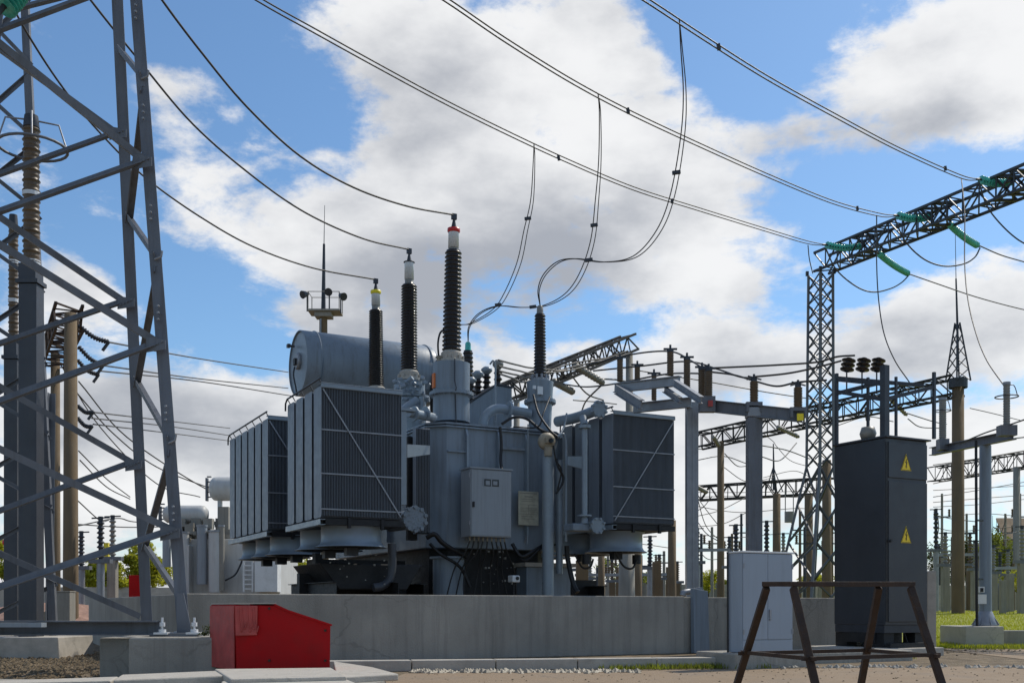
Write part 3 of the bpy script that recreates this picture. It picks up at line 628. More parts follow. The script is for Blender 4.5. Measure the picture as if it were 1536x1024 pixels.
def bushing(u, v, base_px, shed_px, cap_px, tip_px, rs0, rs1, cap_r, band, n, lean=(0, 0), capm='white', name='high_voltage_bushing', baseR=.22):
    zs = [EL(p, y, u=u).z if False else None for p, y in ()]
    def z(py):
        px = base_px[0]; return EL(px, py, v=v).z
    zb_, zs0, zs1, zc0, zc1, zt = z(base_px[1]), z(shed_px[0]), z(shed_px[1]), z(cap_px[0]), z(cap_px[1]), z(tip_px)
    H = zt-zb_; ax = V((lean[0], lean[1], 1)).normalized(); o = V((u, v, zb_))
    def at(z_): return z_-zb_
    s = L_(); s.lathe([(rs0*.78, at(zs0))]+[(r, zz-zb_) for r, zz in []]+[], o, ax) if False else None
    pr = []; N_ = n; 
    for i in range(N_):
        t = i/N_; r = rs0+(rs1-rs0)*t; rc = r*.84; z0 = at(zs0)+(zs1-zs0)*t; dz = (zs1-zs0)/N_
        pr += [(rc, z0), (rc, z0+dz*.2), (r, z0+dz*.32), (r*.99, z0+dz*.44), (rc, z0+dz*.7)]
    pr += [(rs1*.84, at(zs1))]
    s.lathe(pr, o, ax, 24); b_ = P(name, s, 'porc')
    s = L_(); s.lathe([(0, 0), (baseR*1.15, 0), (baseR*1.15, .05), (baseR*.95, .07), (baseR*.95, at(zs0)-.05), (baseR*.75, at(zs0)), (0, at(zs0))], o, ax, 24, False)
    for k in range(10):
        a_ = k*math.pi/5; s.box(u+baseR*1.05*math.cos(a_)-.02, u+baseR*1.05*math.cos(a_)+.02, v+baseR*1.05*math.sin(a_)-.02, v+baseR*1.05*math.sin(a_)+.02, zb_+.04, zb_+.13)
    P('bushing_base', s, 'concl' if name[0] == 'h' else 'galv', b_)
    if cap_px[0] != cap_px[1]:
        s = L_(); s.lathe([(rs1*.72, at(zs1)), (cap_r*.92, at(zs1)+.01), (cap_r*.92, at(zc0)-.002)], o, ax, 20); P('neck', s, 'porcg', b_)
        s = L_(); s.lathe([(0, at(zc0)), (cap_r, at(zc0)), (cap_r, at(zc1)-.02)], o, ax, 20); s.lathe([(cap_r*.6, at(zc1)), (0, at(zc1))], o, ax, 20); P('cap', s, capm, b_)
        s = L_(); bh = .09 if band else .03; s.lathe([(cap_r+.004, at(zc1)-bh), (cap_r+.022, at(zc1)-bh*.7), (cap_r+.018, at(zc1)-.01), (cap_r*.6, at(zc1)+.005)], o, ax, 20); P('band', s, band or 'dsteel', b_)
        s = L_(); s.lathe([(cap_r*.55, at(zc1)), (cap_r*.42, at(zc1)+.06), (cap_r*.22, at(zt)-.1), (cap_r*.22, at(zt)-.02)], o, ax, 12)
        tp = o+ax*at(zt); s.box(tp.x-.05, tp.x+.05, tp.y-.03, tp.y+.03, tp.z-.09, tp.z+.02); P('terminal', s, 'dsteel', b_)
    else:
        s = L_(); s.lathe([(rs1*.72, at(zs1)), (rs1*.6, at(zs1)+.03), (rs1*.55, at(zt)-.03), (rs1*.35, at(zt))], o, ax, 14); P('terminal', s, capm, b_)
    return E @ (o+ax*at(zt))
tips = []
ln = (.02, 0)
tips.append(bushing(uB, 5.0, (679, 545), (527, 376), (372, 342), 322, .19, .165, .105, 'redc', 24, ln))
def vfor(px, u): return EL(px, 500, u=u).y
v2 = vfor(617, uB+.05); v3 = vfor(567.5, uB+.05)
tips.append(bushing(uB, v2, (618, 572), (556, 428), (420, 393), 375, .182, .17, .10, None, 30, (.0, 0)))
tips.append(bushing(uB, v3, (568, 592), (580, 466), (459, 436), 420, .18, .16, .10, 'yel', 34, (-.005, 0)))
for vv in (v2, v3):
    t, _, _ = (None,)*3
    s = L_(); zz = EL(617, 574, v=v2).z; s.lathe([(.36, zT), (.36, zz-.35), (.44, zz-.35), (.44, zz-.30), (.34, zz-.3), (.33, zz), (0, zz)], (uB, vv, 0), n=28, smooth=False); P('bushing_turret', s, 'pipe')
# valves and fittings clustered in front of the second bushing
s = L_()
for _ in range(46):
    px, py = rn.uniform(592, 642), rn.uniform(568, 604); p = EL(px, py, v=v2-.5+rn.uniform(-.1, .25)); r = rn.uniform(.018, .05)
    if rn.random() < .5: s.cyl(p, p+V((rn.uniform(-.06,.1), rn.uniform(-.1,.05), rn.uniform(-.05,.1))), r, 8)
    else: s.box(p.x-r, p.x+r, p.y-r*.5, p.y+r*.5, p.z-r*.5, p.z+r*.5)
P('valve_cluster', s, 'pipe', kind='stuff')
p = EL(612, 600, v=v2-.6); s = L_(); s.cyl((p.x-.12, p.y, p.z-.22), (p.x+.2, p.y, p.z+.02), .09, 12).cyl((p.x+.3, p.y, p.z-.4), (p.x+.3, p.y, p.z+.1), .05, 10); P('oil_valve', s, 'pipe')
# low-voltage side
tb, uV, zv = turret(810, 5.0, 573, 603, 650, .275, .255, .22)
s = L_(); a = EL(806, 585, v=4.73); s.box(a.x, a.x+.12, 4.71, 4.735, a.z-.08, a.z+.08); P('label_plate', s, 'white', tb)
s = L_(); a = EL(801, 582, v=4.73); s.box(a.x-.03, a.x+.03, 4.70, 4.735, a.z-.02, a.z+.05); P('sensor', s, 'white', tb)
tips.append(bushing(uV, 5.0, (807.5, 572), (566, 471), (460, 460), 458, .135, .115, 0, None, 20, capm='porcg', name='low_voltage_bushing', baseR=.16))
w2 = vfor(702, uV); w3 = vfor(662, uV)
tips.append(bushing(uV, w2, (702, 590), (585, 526), (514, 514), 513, .14, .12, 0, None, 9, capm='glass', name='low_voltage_bushing', baseR=.18))
s = L_(); zz = EL(702, 590, v=w2).z; s.lathe([(.3, zT), (.3, zz), (0, zz)], (uV, w2, 0), n=24, smooth=False); P('bushing_turret', s, 'tank')
s = L_(); zz = EL(662, 540, v=w3).z; s.lathe([(.28, zT), (.28, zz-.4), (.15, zz-.39), (.13, zz)], (uV, w3, 0), n=24); P('low_voltage_bushing', s, 'porc'); tips.append(E @ V((uV, w3, zz)))
# gabled box with four small bushings
BX = 5.9
a, b, c, d, e = EL(703, 606, v=BX), EL(745, 578, v=BX), EL(768, 582, v=BX), EL(768, 640, v=BX), EL(703, 640, v=BX)
s = L_(); s.poly([a, b, c, d, e], (0, 1.2, 0)); bb = P('terminal_box', s, 'tank', bevel=.012)
s = L_(); s.poly([a+V((-.02, -.02, .003)), b+V((0, -.02, .003)), b+V((0, -.02, .035)), a+V((-.02, -.02, .035))], (0, 1.24, 0)); s.poly([b+V((.003, -.02, .003)), c+V((.03, -.02, .003)), c+V((.03, -.02, .035)), b+V((.003, -.02, .035))], (0, 1.24, 0)); P('box_roof', s, 'dsteel', bb)
for px, y0, y1, vv, kn in ((706, 602, 566, 6.0, 'pipe'), (717, 600, 556, 6.3, 'pipe'), (730, 592, 550, 6.4, 'pipe'), (747, 592, 540, 6.9, 'porcg')):
    p = EL(px, y0, v=vv); t = EL(px, y1, v=vv); h = t.z-p.z; s = L_()
    s.lathe(sheds(0, h*.72, .055, .095, 4), p, (0,0,1), 14); sb = P('small_bushing', s, 'porc')
    s = L_(); s.lathe([(.05, h*.72), (.085, h*.78), (.12, h*.84), (.12, h*.92), (.06, h), (0, h)], p, (0,0,1), 14); P('metal_head', s, kn, sb)
    s = L_(); s.cyl((p.x, p.y, p.z-.15), p, .08, 12); P('bushing_base', s, 'beige', sb)
s = L_(); s.tube(spline([EL(735, 546, v=5.2), EL(740, 541, v=5.2), EL(743, 549, v=5.2), EL(743, 575, v=5.2), EL(743, 632, v=5.2)]), .02, 8); P('vent_pipe', s, 'pipe')
s = L_(); s.tube(spline([EL(724, 638, v=4.9), EL(727, 626, v=4.9), EL(737, 616, v=4.9), EL(748, 613, v=4.9), EL(765, 615, v=4.9), EL(795, 620, v=4.9)]), .095, 16); ep = P('elbow_pipe', s, 'pipe')
s = L_(); a = EL(761, 614, v=4.9); s.lathe([(0, 0), (.17, 0), (.17, .05), (0, .05)], a, (1, 0, -.1), 18, False); P('pipe_flange', s, 'pipe', ep)
# explosion vent seen behind turret, thin breather hose by first bushing
hose('cable', [EL(658, 536, v=5), EL(657, 515, v=5), EL(660, 500, v=5), EL(666, 494, v=5)], .02)
s = L_(); p = EL(658, 545, v=5); s.cyl(p, p+V((0, 0, .1)), .04, 8).box(p.x-.05, p.x+.05, p.y-.04, p.y+.04, p.z+.1, p.z+.14); P('vent_valve', s, 'beige')
# conservator
cv = 10.6; c0 = EL(450, 545, v=cv); zc = c0.z; r = (92/2)/F*(E @ c0).y*1.06; u1 = EL(637, 560, v=cv).x; u0 = c0.x-.05
s = L_(); s.lathe([(r*.965, 0), (r, .0), (r, u1-u0), (r*.97, u1-u0+.07), (r*.6, u1-u0+.16), (0, u1-u0+.2)], (u0, cv, zc), (1, 0, 0), 48); cons = P('conservator', s, 'tank')
s = L_(); s.lathe([(0, .03), (r*.95, .03), (r*.95, .0)], (u0, cv, zc), (1, 0, 0), 48, False); P('end_plate', s, 'pipe', cons)
for du in (.33, u1-u0-.1):
    s = L_(); s.lathe([(r-.01, du), (r+.02, du), (r+.02, du+.02), (r-.01, du+.02)], (u0, cv, zc), (1, 0, 0), 48, False); P('weld_band', s, 'tank', cons)
s = L_(); s.lathe([(0, -.05), (.18, -.05), (.2, -.02), (.2, .028), (0, .028)], (u0, cv, zc+.05), (1, 0, 0), 24, False); gg = P('level_gauge', s, 'galv', cons)
s = L_(); s.box(u0-.10, u0-.052, cv-.07, cv+.07, zc-.05, zc+.1); P('gauge_glass', s, 'black', gg)
s = L_(); s.tube(spline([(u0-.08, cv, zc-.1), (u0-.12, cv-.05, zc-.3), (u0-.08, cv-.1, zc-.6), (u0-.05, cv-.1, zc-.8)]), .02, 6); P('gauge_cable', s, 'dsteel', cons)
s = L_(); s.tube([(u0-.01, cv+.25, zc+.45), (u0-.1, cv+.3, zc+.46)], .03, 8).box(u0-.17, u0-.1, cv+.25, cv+.37, zc+.42, zc+.50); P('lifting_lug', s, 'dsteel', cons)
s = L_(); s.box(u0+1.0, u0+1.1, cv-.3, cv+.3, zT-.3, zc-r*.8).box(u1-.9, u1-.8, cv-.3, cv+.3, zT-.3, zc-r*.8).box(u0+.9, u1-.7, cv-.35, cv+.35, zT-.45, zT-.3).box(u0+1.0, u0+1.1, cv-.1, cv, 0, zT-.3).box(u1-.9, u1-.8, cv-.1, cv, 0, zT-.3); P('saddle', s, 'tank', cons)
# ---------------------------------------------------------------- near lattice tower (left)
A0, A1 = G(266, 950, 11.0), G(194.5, -8, 11.45)
B0, B1 = G(212, 936, 13.0), G(167, -8, 12.75)
D0, D1 = G(-125, 955, 10.1), G(-12, -8, 10.75)
Cc0, Cc1 = G(-80, 930, 12.2), G(12-60, -8, 12.1)
tw = thing('lattice_tower', 'grey galvanised lattice tower with broad angle-iron legs, standing beside the red box', 'tower', (A0.x-1.2, 12, 0), 0)
def lerp(a, b, t): return a+(b-a)*t
def on(a0, a1, py):                                   # point on a leg at photo height py
    f = lambda t: HZ-(lerp(a0, a1, t).z-CH)*F/lerp(a0, a1, t).y
    lo, hi = -.2, 1.3
    for _ in range(40):
        m_ = (lo+hi)/2
        if f(m_) > py: lo = m_
        else: hi = m_
    return lerp(a0, a1, lo)
UPV = V((.15, -1, 0))
for a0, a1, w_, fx in ((A0, A1, .125, -1), (B0, B1, .13, -1), (D0, D1, .125, 1), (Cc0, Cc1, .13, 1)):
    s = MB(); s.ang(a0, a1+(a1-a0)*.12, w_, .012, UPV, fx=1, fy=-1); P('leg', s, 'tower', tw)
def brace(a, b, w_=.085, fx=1, fy=1, up=UPV, m='tower'):
    s = MB(); s.ang(a, b, w_, .009, up, fx=fx, fy=fy); return P('brace', s, m, tw)
off = V((.03, -.03, 0))
dn = [(212, 248), (232, 520), (252, 800)]
# face toward the camera (legs A and D): nodes alternate
for (ya, yd) in ((248, 343), (248, 60), (520, 343), (520, 640), (800, 640), (800, 925), (-20, 60)):
    brace(on(A0, A1, ya)+off, on(D0, D1, yd)+off, .072, fy=-1 if ya > yd else 1)
offb = V((-.02, -.02, 0))
for (yb, yc) in ((205, 290), (205, 40), (457, 290), (457, 545), (698, 545), (698, 800), (928, 800), (-15, 40)):
    brace(on(B0, B1, yb)+offb, on(Cc0, Cc1, yc)+offb, .072, fy=-1 if yb > yc else 1)
# side face between the two right legs
zig = [('B', 78), ('A', 120), ('B', 328), ('A', 390), ('B', 573), ('A', 665), ('B', 818), ('A', 905)]
sideup = V((1, .1, 0))
for i in range(len(zig)-1):
    (l1, y1), (l2, y2) = zig[i], zig[i+1]
    p = on(A0 if l1 == 'A' else B0, A1 if l1 == 'A' else B1, y1+(8 if i % 2 else 0)); q = on(A0 if l2 == 'A' else B0, A1 if l2 == 'A' else B1, y2)
    brace(p+V((.05, 0, 0)), q+V((.05, 0, 0)), .08, up=sideup)
# hidden side of the tower
for (yd, yc) in ((60, 180), (343, 180), (343, 420), (640, 420), (640, 700), (925, 700)):
    brace(on(D0, D1, yd), on(Cc0, Cc1, yc), .08, up=sideup)
def gusset(p, w_, h_, nb=4, dy=-.012):
    s = MB(); s.poly([p+V((-w_/2, dy, -h_/2)), p+V((w_/2, dy, -h_/2*.6)), p+V((w_/2, dy, h_/2*.6)), p+V((-w_/2, dy, h_/2))], (0, -.008, 0))
    for k in range(nb): c = p+V((-w_*.3+w_*.2*k, dy-.008, (-.18+.12*k)*h_)); s.cyl(c+V((0, -.016, 0)), c, .013, 6)
    P('gusset_plate', s, 'tower', tw)
for ya in (248, 520, 800): gusset(on(A0, A1, ya)+V((.03, -.075, 0)), .20, .16)
for yb in (205, 457, 698): gusset(on(B0, B1, yb)+V((.03, -.075, 0)), .20, .16)
for ya in range(30, 930, 150):
    p = on(A0, A1, ya)
    for k in range(3): s = MB(); c = p+V((.055, -.03, k*.07)); s.cyl(c+V((0, -.018, 0)), c+V((0, .01, 0)), .012, 6); P('bolt', s, 'galv', tw)
for ya in (120, 390, 665):
    p = on(A0, A1, ya); s = MB(); s.tube([p+V((.06, -.02, 0)), p+V((.13, -.02, .03)), p+V((.14, -.02, .09))], .012, 6); P('step_bolt', s, 'galv', tw)
for a0 in (A0, D0):
    s = MB(); s.box(a0.x-.22, a0.x+.25, a0.y-.2, a0.y+.2, a0.z-.02, a0.z+.012)
    s.poly([a0+V((.0, -.02, .0)), a0+V((.16, -.02, 0)), a0+V((.07, -.02, .42)), a0+V((.0, -.02, .42))], (0, .012, 0)); bp_ = P('base_plate', s, 'tower', tw)
for dx, dy in ((-.10, -.17), (.22, -.15), (.0, .17)):
    s = MB(); p = A0+V((dx, dy, 0)); s.cyl(p, p+V((0, 0, .17)), .012, 8).cyl(p+V((0, 0, .012)), p+V((0, 0, .05)), .04, 6).cyl(p+V((0, 0, .08)), p+V((0, 0, .12)), .03, 6).box(p.x-.07, p.x+.07, p.y-.06, p.y+.06, p.z-.0, p.z+.02)
    P('anchor_bolt', s, 'white', tw)
s = MB(); p, q = G(-160, 941, 10.65), G(240, 941, 10.95)
s.chan(p, q, .16, .145, .012, fx=1); P('base_channel', s, 'tower', tw)
s = MB(); p, q = G(-160, 935.5, 10.45), G(66, 935.5, 10.5); s.box(p.x, q.x, 10.44, 10.56, p.z-.03, q.z+.015); P('cover_strip', s, 'pale', tw)
# footing
s = MB(); zt = A0.z-.022
s.poly([(-3.76, 10.45, -.1), (-2.76, 10.45, -.1), (-2.76, 10.45, zt-.28), (-2.68, 10.45, zt-.22), (-2.68, 10.45, zt-.04), (-2.72, 10.45, zt), (-3.74, 10.45, zt), (-3.76, 10.45, zt-.02)], (0, 1.4, 0))
s.build('tower_footing', 'conc', label='stained concrete block under the right foot of the near lattice tower', cat='concrete block', bevel=.02)
s = MB(); s.box(-4.22, -3.77, 10.9, 12.1, -.1, zt-.015)
s.build('tower_footing', 'conc', label='grey concrete slab edge just left of the tower foot block', cat='concrete block', bevel=.02)
s = MB(); s.poly([(-9.2, 15.6, -.05), (-6.62, 15.6, -.05), (-6.64, 15.6, .31), (-9.2, 15.6, .31)], (0, 1.3, 0)); s.box(-8.3, -7.9, 15.56, 15.598, .0, .308)
s.build('trough_wall', 'concl', label='pale low concrete trough below the grey steel channel at the left edge', cat='concrete block', bevel=.015)
# bushes/weeds on the footing
# ---------------------------------------------------------------- red sand box
rb = thing('sand_box', 'dark red metal fire sand box with a sloping lid, in front of the concrete wall', 'sand box', (-2.2, 10, 0), 0)
Y_ = 9.9
def gp(px, py, Y=Y_): return G(px, py, Y)
o_ = [gp(356, 1006), gp(495, 1004), gp(496, 937), gp(434, 917), gp(415, 908), gp(353, 906)]
s = MB(); s.poly(o_, V((-.40, .62, 0))); P('body', s, 'red', rb, bevel=.006)
lid = [gp(414, 905.5), gp(434, 914.5), gp(499, 936), gp(499, 938.5), gp(434, 917.5), gp(414, 908.6)]
s = MB(); s.poly([p+V((0, -.03, .002)) for p in lid], V((-.4, .67, 0))); P('lid', s, 'red', rb)
s = MB(); p = gp(353, 905.5); q = gp(415, 905.5); s.poly([p+V((0, -.015, .002)), q+V((0, -.015, .002)), q+V((0, -.015, .012)), p+V((0, -.015, .012))], V((-.4, .64, 0))); P('top_plate', s, 'concl', rb)

s = MB(); s.poly([gp(354, 953, Y_-.004), gp(386, 952, Y_-.004), gp(387, 908, Y_-.004), gp(353, 908, Y_-.004)], (0, -.02, 0)); P('front_flap', s, 'redl', rb, bevel=.006)
s = MB(); s.poly([p+V((-.012, .02, 0)) for p in (gp(353, 1004), gp(353, 908))]+[p+V((-.40, .60, 0)) for p in (gp(353, 908), gp(353, 1004))], (-.006, -.003, 0)); P('side_panel', s, 'redl', rb)  # separate panel in a paler red over the left side
for px_, py_ in ((404, 912), (404, 990), (488, 945), (488, 990)): s = MB(); c_ = gp(px_, py_, Y_-.003); s.cyl(c_+V((0, -.012, 0)), c_+V((0, .002, 0)), .012, 8); P('rivet', s, 'rust', rb)
for i, px in enumerate((361, 366, 374, 380, 384)):
    s = MB(); s.tube(spline([gp(px-3, 910, Y_-.026), gp(px-2, 930, Y_-.026), gp(px+1, 947-(i % 2)*4, Y_-.026), gp(px+4, 930+i*2, Y_-.026)]), .006, 5); P('scrape_mark', s, 'redl', rb)
# ---------------------------------------------------------------- cable trench covers in front
def slab(pts, z, t, label):
    s = MB(); s.poly([(x, y, z-t) for x, y in pts], (0, 0, t)); return s.build('trench_cover', 'concl', label=label, cat='concrete slab', group='cable trench covers in the foreground', bevel=.012)
def gq(px, py, z): Y = (CH-z)*F/(py-HZ); return ((px-CX)/F*Y, Y)
zz = .20
slab([gq(170, 1019, zz), gq(372, 1011, zz), gq(352, 1004, zz), gq(182, 1011, zz)], zz, .07, 'trench cover slab left of the red box, meeting the tower footing')
slab([gq(346, 1020, zz), gq(520, 1016, zz), gq(497, 1002.5, zz), gq(322, 1004.5, zz)], zz+.012, .07, 'pale trench cover slab directly under the red box front')
slab([gq(330, 1044, zz), gq(575, 1034, zz), gq(522, 1014.5, zz), gq(332, 1017, zz)], zz-.02, .07, 'nearest pale trench cover slab at the bottom edge of the picture')
slab([gq(505, 1014, zz-.03), gq(598, 1009, zz-.03), gq(560, 999, zz-.03), gq(500, 990, zz-.03)], zz-.035, .06, 'pale trench cover slab tapering away to the right of the red box')
slab([gq(-90, 1024, zz), gq(166, 1018, zz), gq(178, 1012, zz), gq(-60, 1020, zz)], zz-.01, .07, 'trench cover slab at the bottom left corner of the picture')
s = MB(); s.poly([(-7, 7.9, -.05), (-1.35, 8.1, -.05), (-1.1, 9.3, -.05), (-6, 9.6, -.05)], (0, 0, .16)); s.build('trench_wall', 'conc', kind='structure')

# ---------------------------------------------------------------- cabinets on the right
def yawbox(s, p0, w, d, z0, z1, dx0=0, dx1=0, dy0=0, dy1=0):      # p0: near corner, along yard grid
    return s
def frame(p0): return Matrix.Translation(V(p0)) @ Matrix.Rotation(YAW, 4, 'Z')
fc = frame(G(1328, 910, 16.3)*1 - V((0, 0, CH))); W_ = .90; D_ = 1.06
bz0, bz1 = CH-27/F*16.3, CH+257/F*16.3
bc = thing('switchgear_cabinet', 'tall dark charcoal cabinet with two yellow warning triangles, behind the rusty trestle', 'cabinet', fc @ V((0, 0, 0)), YAW)
def FB(): return MB(fc)
s = FB(); s.box(0, W_, 0, D_, bz0, bz1-.03); P('housing', s, 'bcab', bc, bevel=.008)
s = FB(); s.poly([(-.03, -.05, bz1-.028), (W_+.05, -.05, bz1-.028), (W_+.05, -.05, bz1), (-.03, -.05, bz1+.005)], (0, D_+.07, 0)); P('roof', s, 'bcab', bc, bevel=.006)
zd = lambda py: CH+(HZ-py)/F*16.45
s = FB(); s.box(.05, W_-.01, -.022, -.002, zd(717), zd(664)); d1 = P('door', s, 'bcab', bc, bevel=.005)
s = FB(); s.box(.05, W_-.01, -.022, -.002, zd(932), zd(722)); d2 = P('door', s, 'bcab', bc, bevel=.005)
s = FB(); s.box(.005, .045, -.012, -.003, zd(932), zd(664)); P('door_gap', s, 'black', bc)
s = FB(); s.cyl((.07, -.05, zd(812)), (.07, -.023, zd(812)), .018, 10).box(.05, .09, -.06, -.05, zd(812)-.01, zd(812)+.03); P('handle', s, 'black', d2)
s = FB(); s.cyl((W_+.002, .06, zd(757)), (W_+.04, .06, zd(757)), .03, 8).cyl((W_+.002, .06, zd(880)), (W_+.03, .06, zd(880)), .03, 8); P('hinge', s, 'black', bc)
def tri(cx, cy, hw, hh, par, fr, y0):
    s = MB(fr); s.poly([(cx-hw, y0, cy-hh), (cx+hw, y0, cy-hh), (cx, y0, cy+hh)], (0, -.004, 0)); t = P('warning_sign', s, 'ysign', par)
    s = MB(fr); k = .9
    for (a, b) in (((-hw*k, -hh*.93), (hw*k, -hh*.93)), ((hw*k, -hh*.93), (0, hh*.88)), ((0, hh*.88), (-hw*k, -hh*.93))):
        s.bar((cx+a[0], y0-.005, cy+a[1]), (cx+b[0], y0-.005, cy+b[1]), .006, .002, (0, 1, 0))
    P('sign_border', s, 'black', t)
    b = [(.02, .52), (.20, .50), (.05, .02), (.22, .05), (-.04, -.62), (-.10, -.42), (-.20, -.40), (-.04, -.18), (.02, -.14), (-.22, -.16)]
    b = [(.10, .42), (-.22, -.10), (.02, -.06), (-.06, -.50), (-.16, -.42), (-.02, -.78), (.14, -.46), (.03, -.50), (.22, .04), (-.02, .0), (.18, .42)]
    s = MB(fr); s.poly([(cx+x*hw, y0-.0045, cy+y*hh) for x, y in b], (0, -.0025, 0)); P('lightning_bolt', s, 'black', t)
cxs = .42
tri(cxs, zd(692.5), .112, .13, d1, fc, -.023); tri(cxs, zd(801), .112, .13, d2, fc, -.023)
s = FB(); s.box(.1, W_-.05, D_-.12, D_-.02, .13, bz0-.123); P('footing_upstand', s, 'concl', bc)
s = FB(); s.box(-.02, W_+.02, -.12, -.04, .132, .20); P('ground_sill', s, 'under', bc)
s = FB(); s.box(.0, W_, .02, D_-.02, bz0-.12, bz0-.002); P('base_frame', s, 'dsteel', bc)
for u in (.02, W_-.2):
    for v in (.05, D_-.25):
        s = FB(); s.box(u, u+.22, v, v+.24, .13, bz0-.123); P('foot', s, 'under', bc)
s = FB(); s.box(.04, W_-.04, .45, .5, .13, bz0-.123); s.box(.0, .06, .2, D_-.2, .2, bz0-.123).box(.22, W_-.22, .16, .22, .13, .2); P('skid', s, 'under', bc)
s = FB(); s.tube(spline([(.50, .1, bz0-.08), (.55, .1, bz0-.2), (.62, .1, .14)]), .012, 6); P('cable', s, 'black', bc)
# footing under both cabinets
s = FB(); s.box(-.5, W_+.1, -.25, D_+.2, -.05, .128); s.build('cabinet_footing', 'concl', label='pale concrete slab under the dark charcoal cabinet', cat='concrete slab', bevel=.015)
# steel frame on the cabinet roof
fr_ = thing('roof_frame', 'black steel frame of thin posts standing on the dark cabinet, carrying three dark insulators', 'steel frame', fc @ V((.4, .5, bz1)), YAW)
def post(px, y0, y1, v, r, m='dsteel', name='post', par=fr_):
    lo = (frame((0,0,0)), )
    return None
FCI = fc.inverted()
def FL(px, py, v):
    o = FCI @ V((0, 0, CH)); d = FCI.to_3x3() @ V(((px-CX)/F, 1, (HZ-py)/F)); return o+d*((v-o.y)/d.y)
for px, y0, y1, v, wd in ((1327, 658, 548, .10, .05), (1255, 668, 560, 1.0, .022), (1302, 660, 566, .45, .018), (1401, 658, 558, .05, .022), (1344, 655, 565, .6, .018)):
    a = FL(px, y0, v); b = FL(px, y1, v); s = FB(); s.box(a.x-wd, a.x+wd, v-wd, v+wd, max(bz1+.006, a.z) if True else a.z, b.z); P('post', s, 'bcab', fr_)
a = FL(1302, 652, .45); s = FB(); s.lathe([(0, bz1+.01), (.10, bz1+.01), (.13, bz1+.1), (.10, bz1+.2), (.0, bz1+.2)], (a.x, .45, 0), n=14); P('cable_head', s, 'porcg', fr_)
for p0, p1 in (((1255, 569, 1.0), (1327, 576, .1)), ((1255, 587, 1.0), (1330, 600, .1)), ((1255, 567, 1.02), (1385, 578, .6)), ((1255, 590, 1.0), (1327, 572, .12)), ((1330, 598, .1), (1402, 580, .05))):
    s = FB(); s.bar(FL(*p0), FL(*p1), .035, .06); P('cross_bar', s, 'dsteel', fr_)
for px in (1270, 1293, 1315):
    a = FL(px, 590, .5); b = FL(px, 557, .5); t = FL(px, 536, .5)
    s = FB(); s.cyl(a, b, .012, 6); P('rod', s, 'dsteel', fr_)
    s = FB(); s.lathe(sheds(0, (t.z-b.z), .045, .11, 3), b, (.25, 0, 1), 12); P('insulator', s, 'porc', fr_)

fg = frame(G(1113, 910, 12.9) - V((0, 0, CH))); W2, D2 = .80, .26
gc = thing('control_cabinet', 'blue-grey two-door metal cabinet with a thin white roof edge, left of the dark cabinet', 'cabinet', fg @ V((0, 0, 0)), YAW)
z2, z3 = .20, CH+84/F*12.9
s = MB(fg); s.box(0, W2, 0, D2, z2, z3-.02); P('housing', s, 'gcab', gc, bevel=.006)
s = MB(fg); s.box(-.012, W2+.02, -.02, D2+.02, z3-.018, z3+.004); P('roof', s, 'white', gc, bevel=.004)
for zz in (.42, 1.22):
    for uu in (.004, W2-.02): s = MB(fg); s.box(uu, uu+.016, -.024, -.015, zz, zz+.06); P('hinge', s, 'galv', gc)
s = MB(fg); s.cyl((W2*.49+.03, -.034, .60), (W2*.49+.03, -.015, .60), .012, 10); P('lock', s, 'galv', gc)
zs = CH-(49/F*12.9)
s = MB(fg); s.box(.008, W2*.49, -.014, -.002, zs, z3-.03); dd = P('door', s, 'gcab', gc, bevel=.003)
s = MB(fg); s.box(W2*.49+.006, W2-.008, -.014, -.002, zs, z3-.03); dd = P('door', s, 'gcab', gc, bevel=.003)
s = MB(fg); s.box(W2*.49+.02, W2*.49+.045, -.03, -.015, .62, .72); P('handle', s, 'galv', dd)
s = MB(fg); s.box(.004, W2-.004, -.010, -.002, z2+.002, zs-.008); P('plinth_panel', s, 'gcab', gc, bevel=.003)
s = MB(fg); s.tube([(-.02, .24, z2-.1), (-.02, .245, z3)], .012, 6); P('cable', s, 'black', gc)
s = MB(fg); s.box(-.12, 1.05, -.02, .75, -.05, z2-.004); s.build('cabinet_footing', 'conc', label='rough dark concrete footing under the blue-grey cabinet', cat='concrete slab', bevel=.02)
s = MB(fg); s.box(1.2, 3.5, .5, 1.4, -.05, .15); s.build('kerb_block', 'conc', kind='structure', bevel=.02)
# ---------------------------------------------------------------- leaning channel and disconnector frame in the enclosure
s = MB(); a = EP(1053, 978, -.08); b = EP(1053, 883, -.08); a.z = .0
s.poly([EP(1041.5, 979, -.10), EP(1065, 978, -.10), EP(1062, 886, -.10), EP(1040.5, 882, -.10)], (E.to_3x3() @ V((0, .09, 0)))); s.build('steel_channel', 'tank', label='blue-grey steel channel standing against the concrete wall below the grey column', cat='steel channel', bevel=.006)
s = MB(); s.tube(spline([EP(1024, 893, .3), EP(1026, 888, .3), EP(1040, 886, .28), EP(1052, 884, .1)]), .05, 10); s.build('pipe_elbow', 'galv', label='short grey pipe bend lying over the wall top beside the leaning channel', cat='pipe')
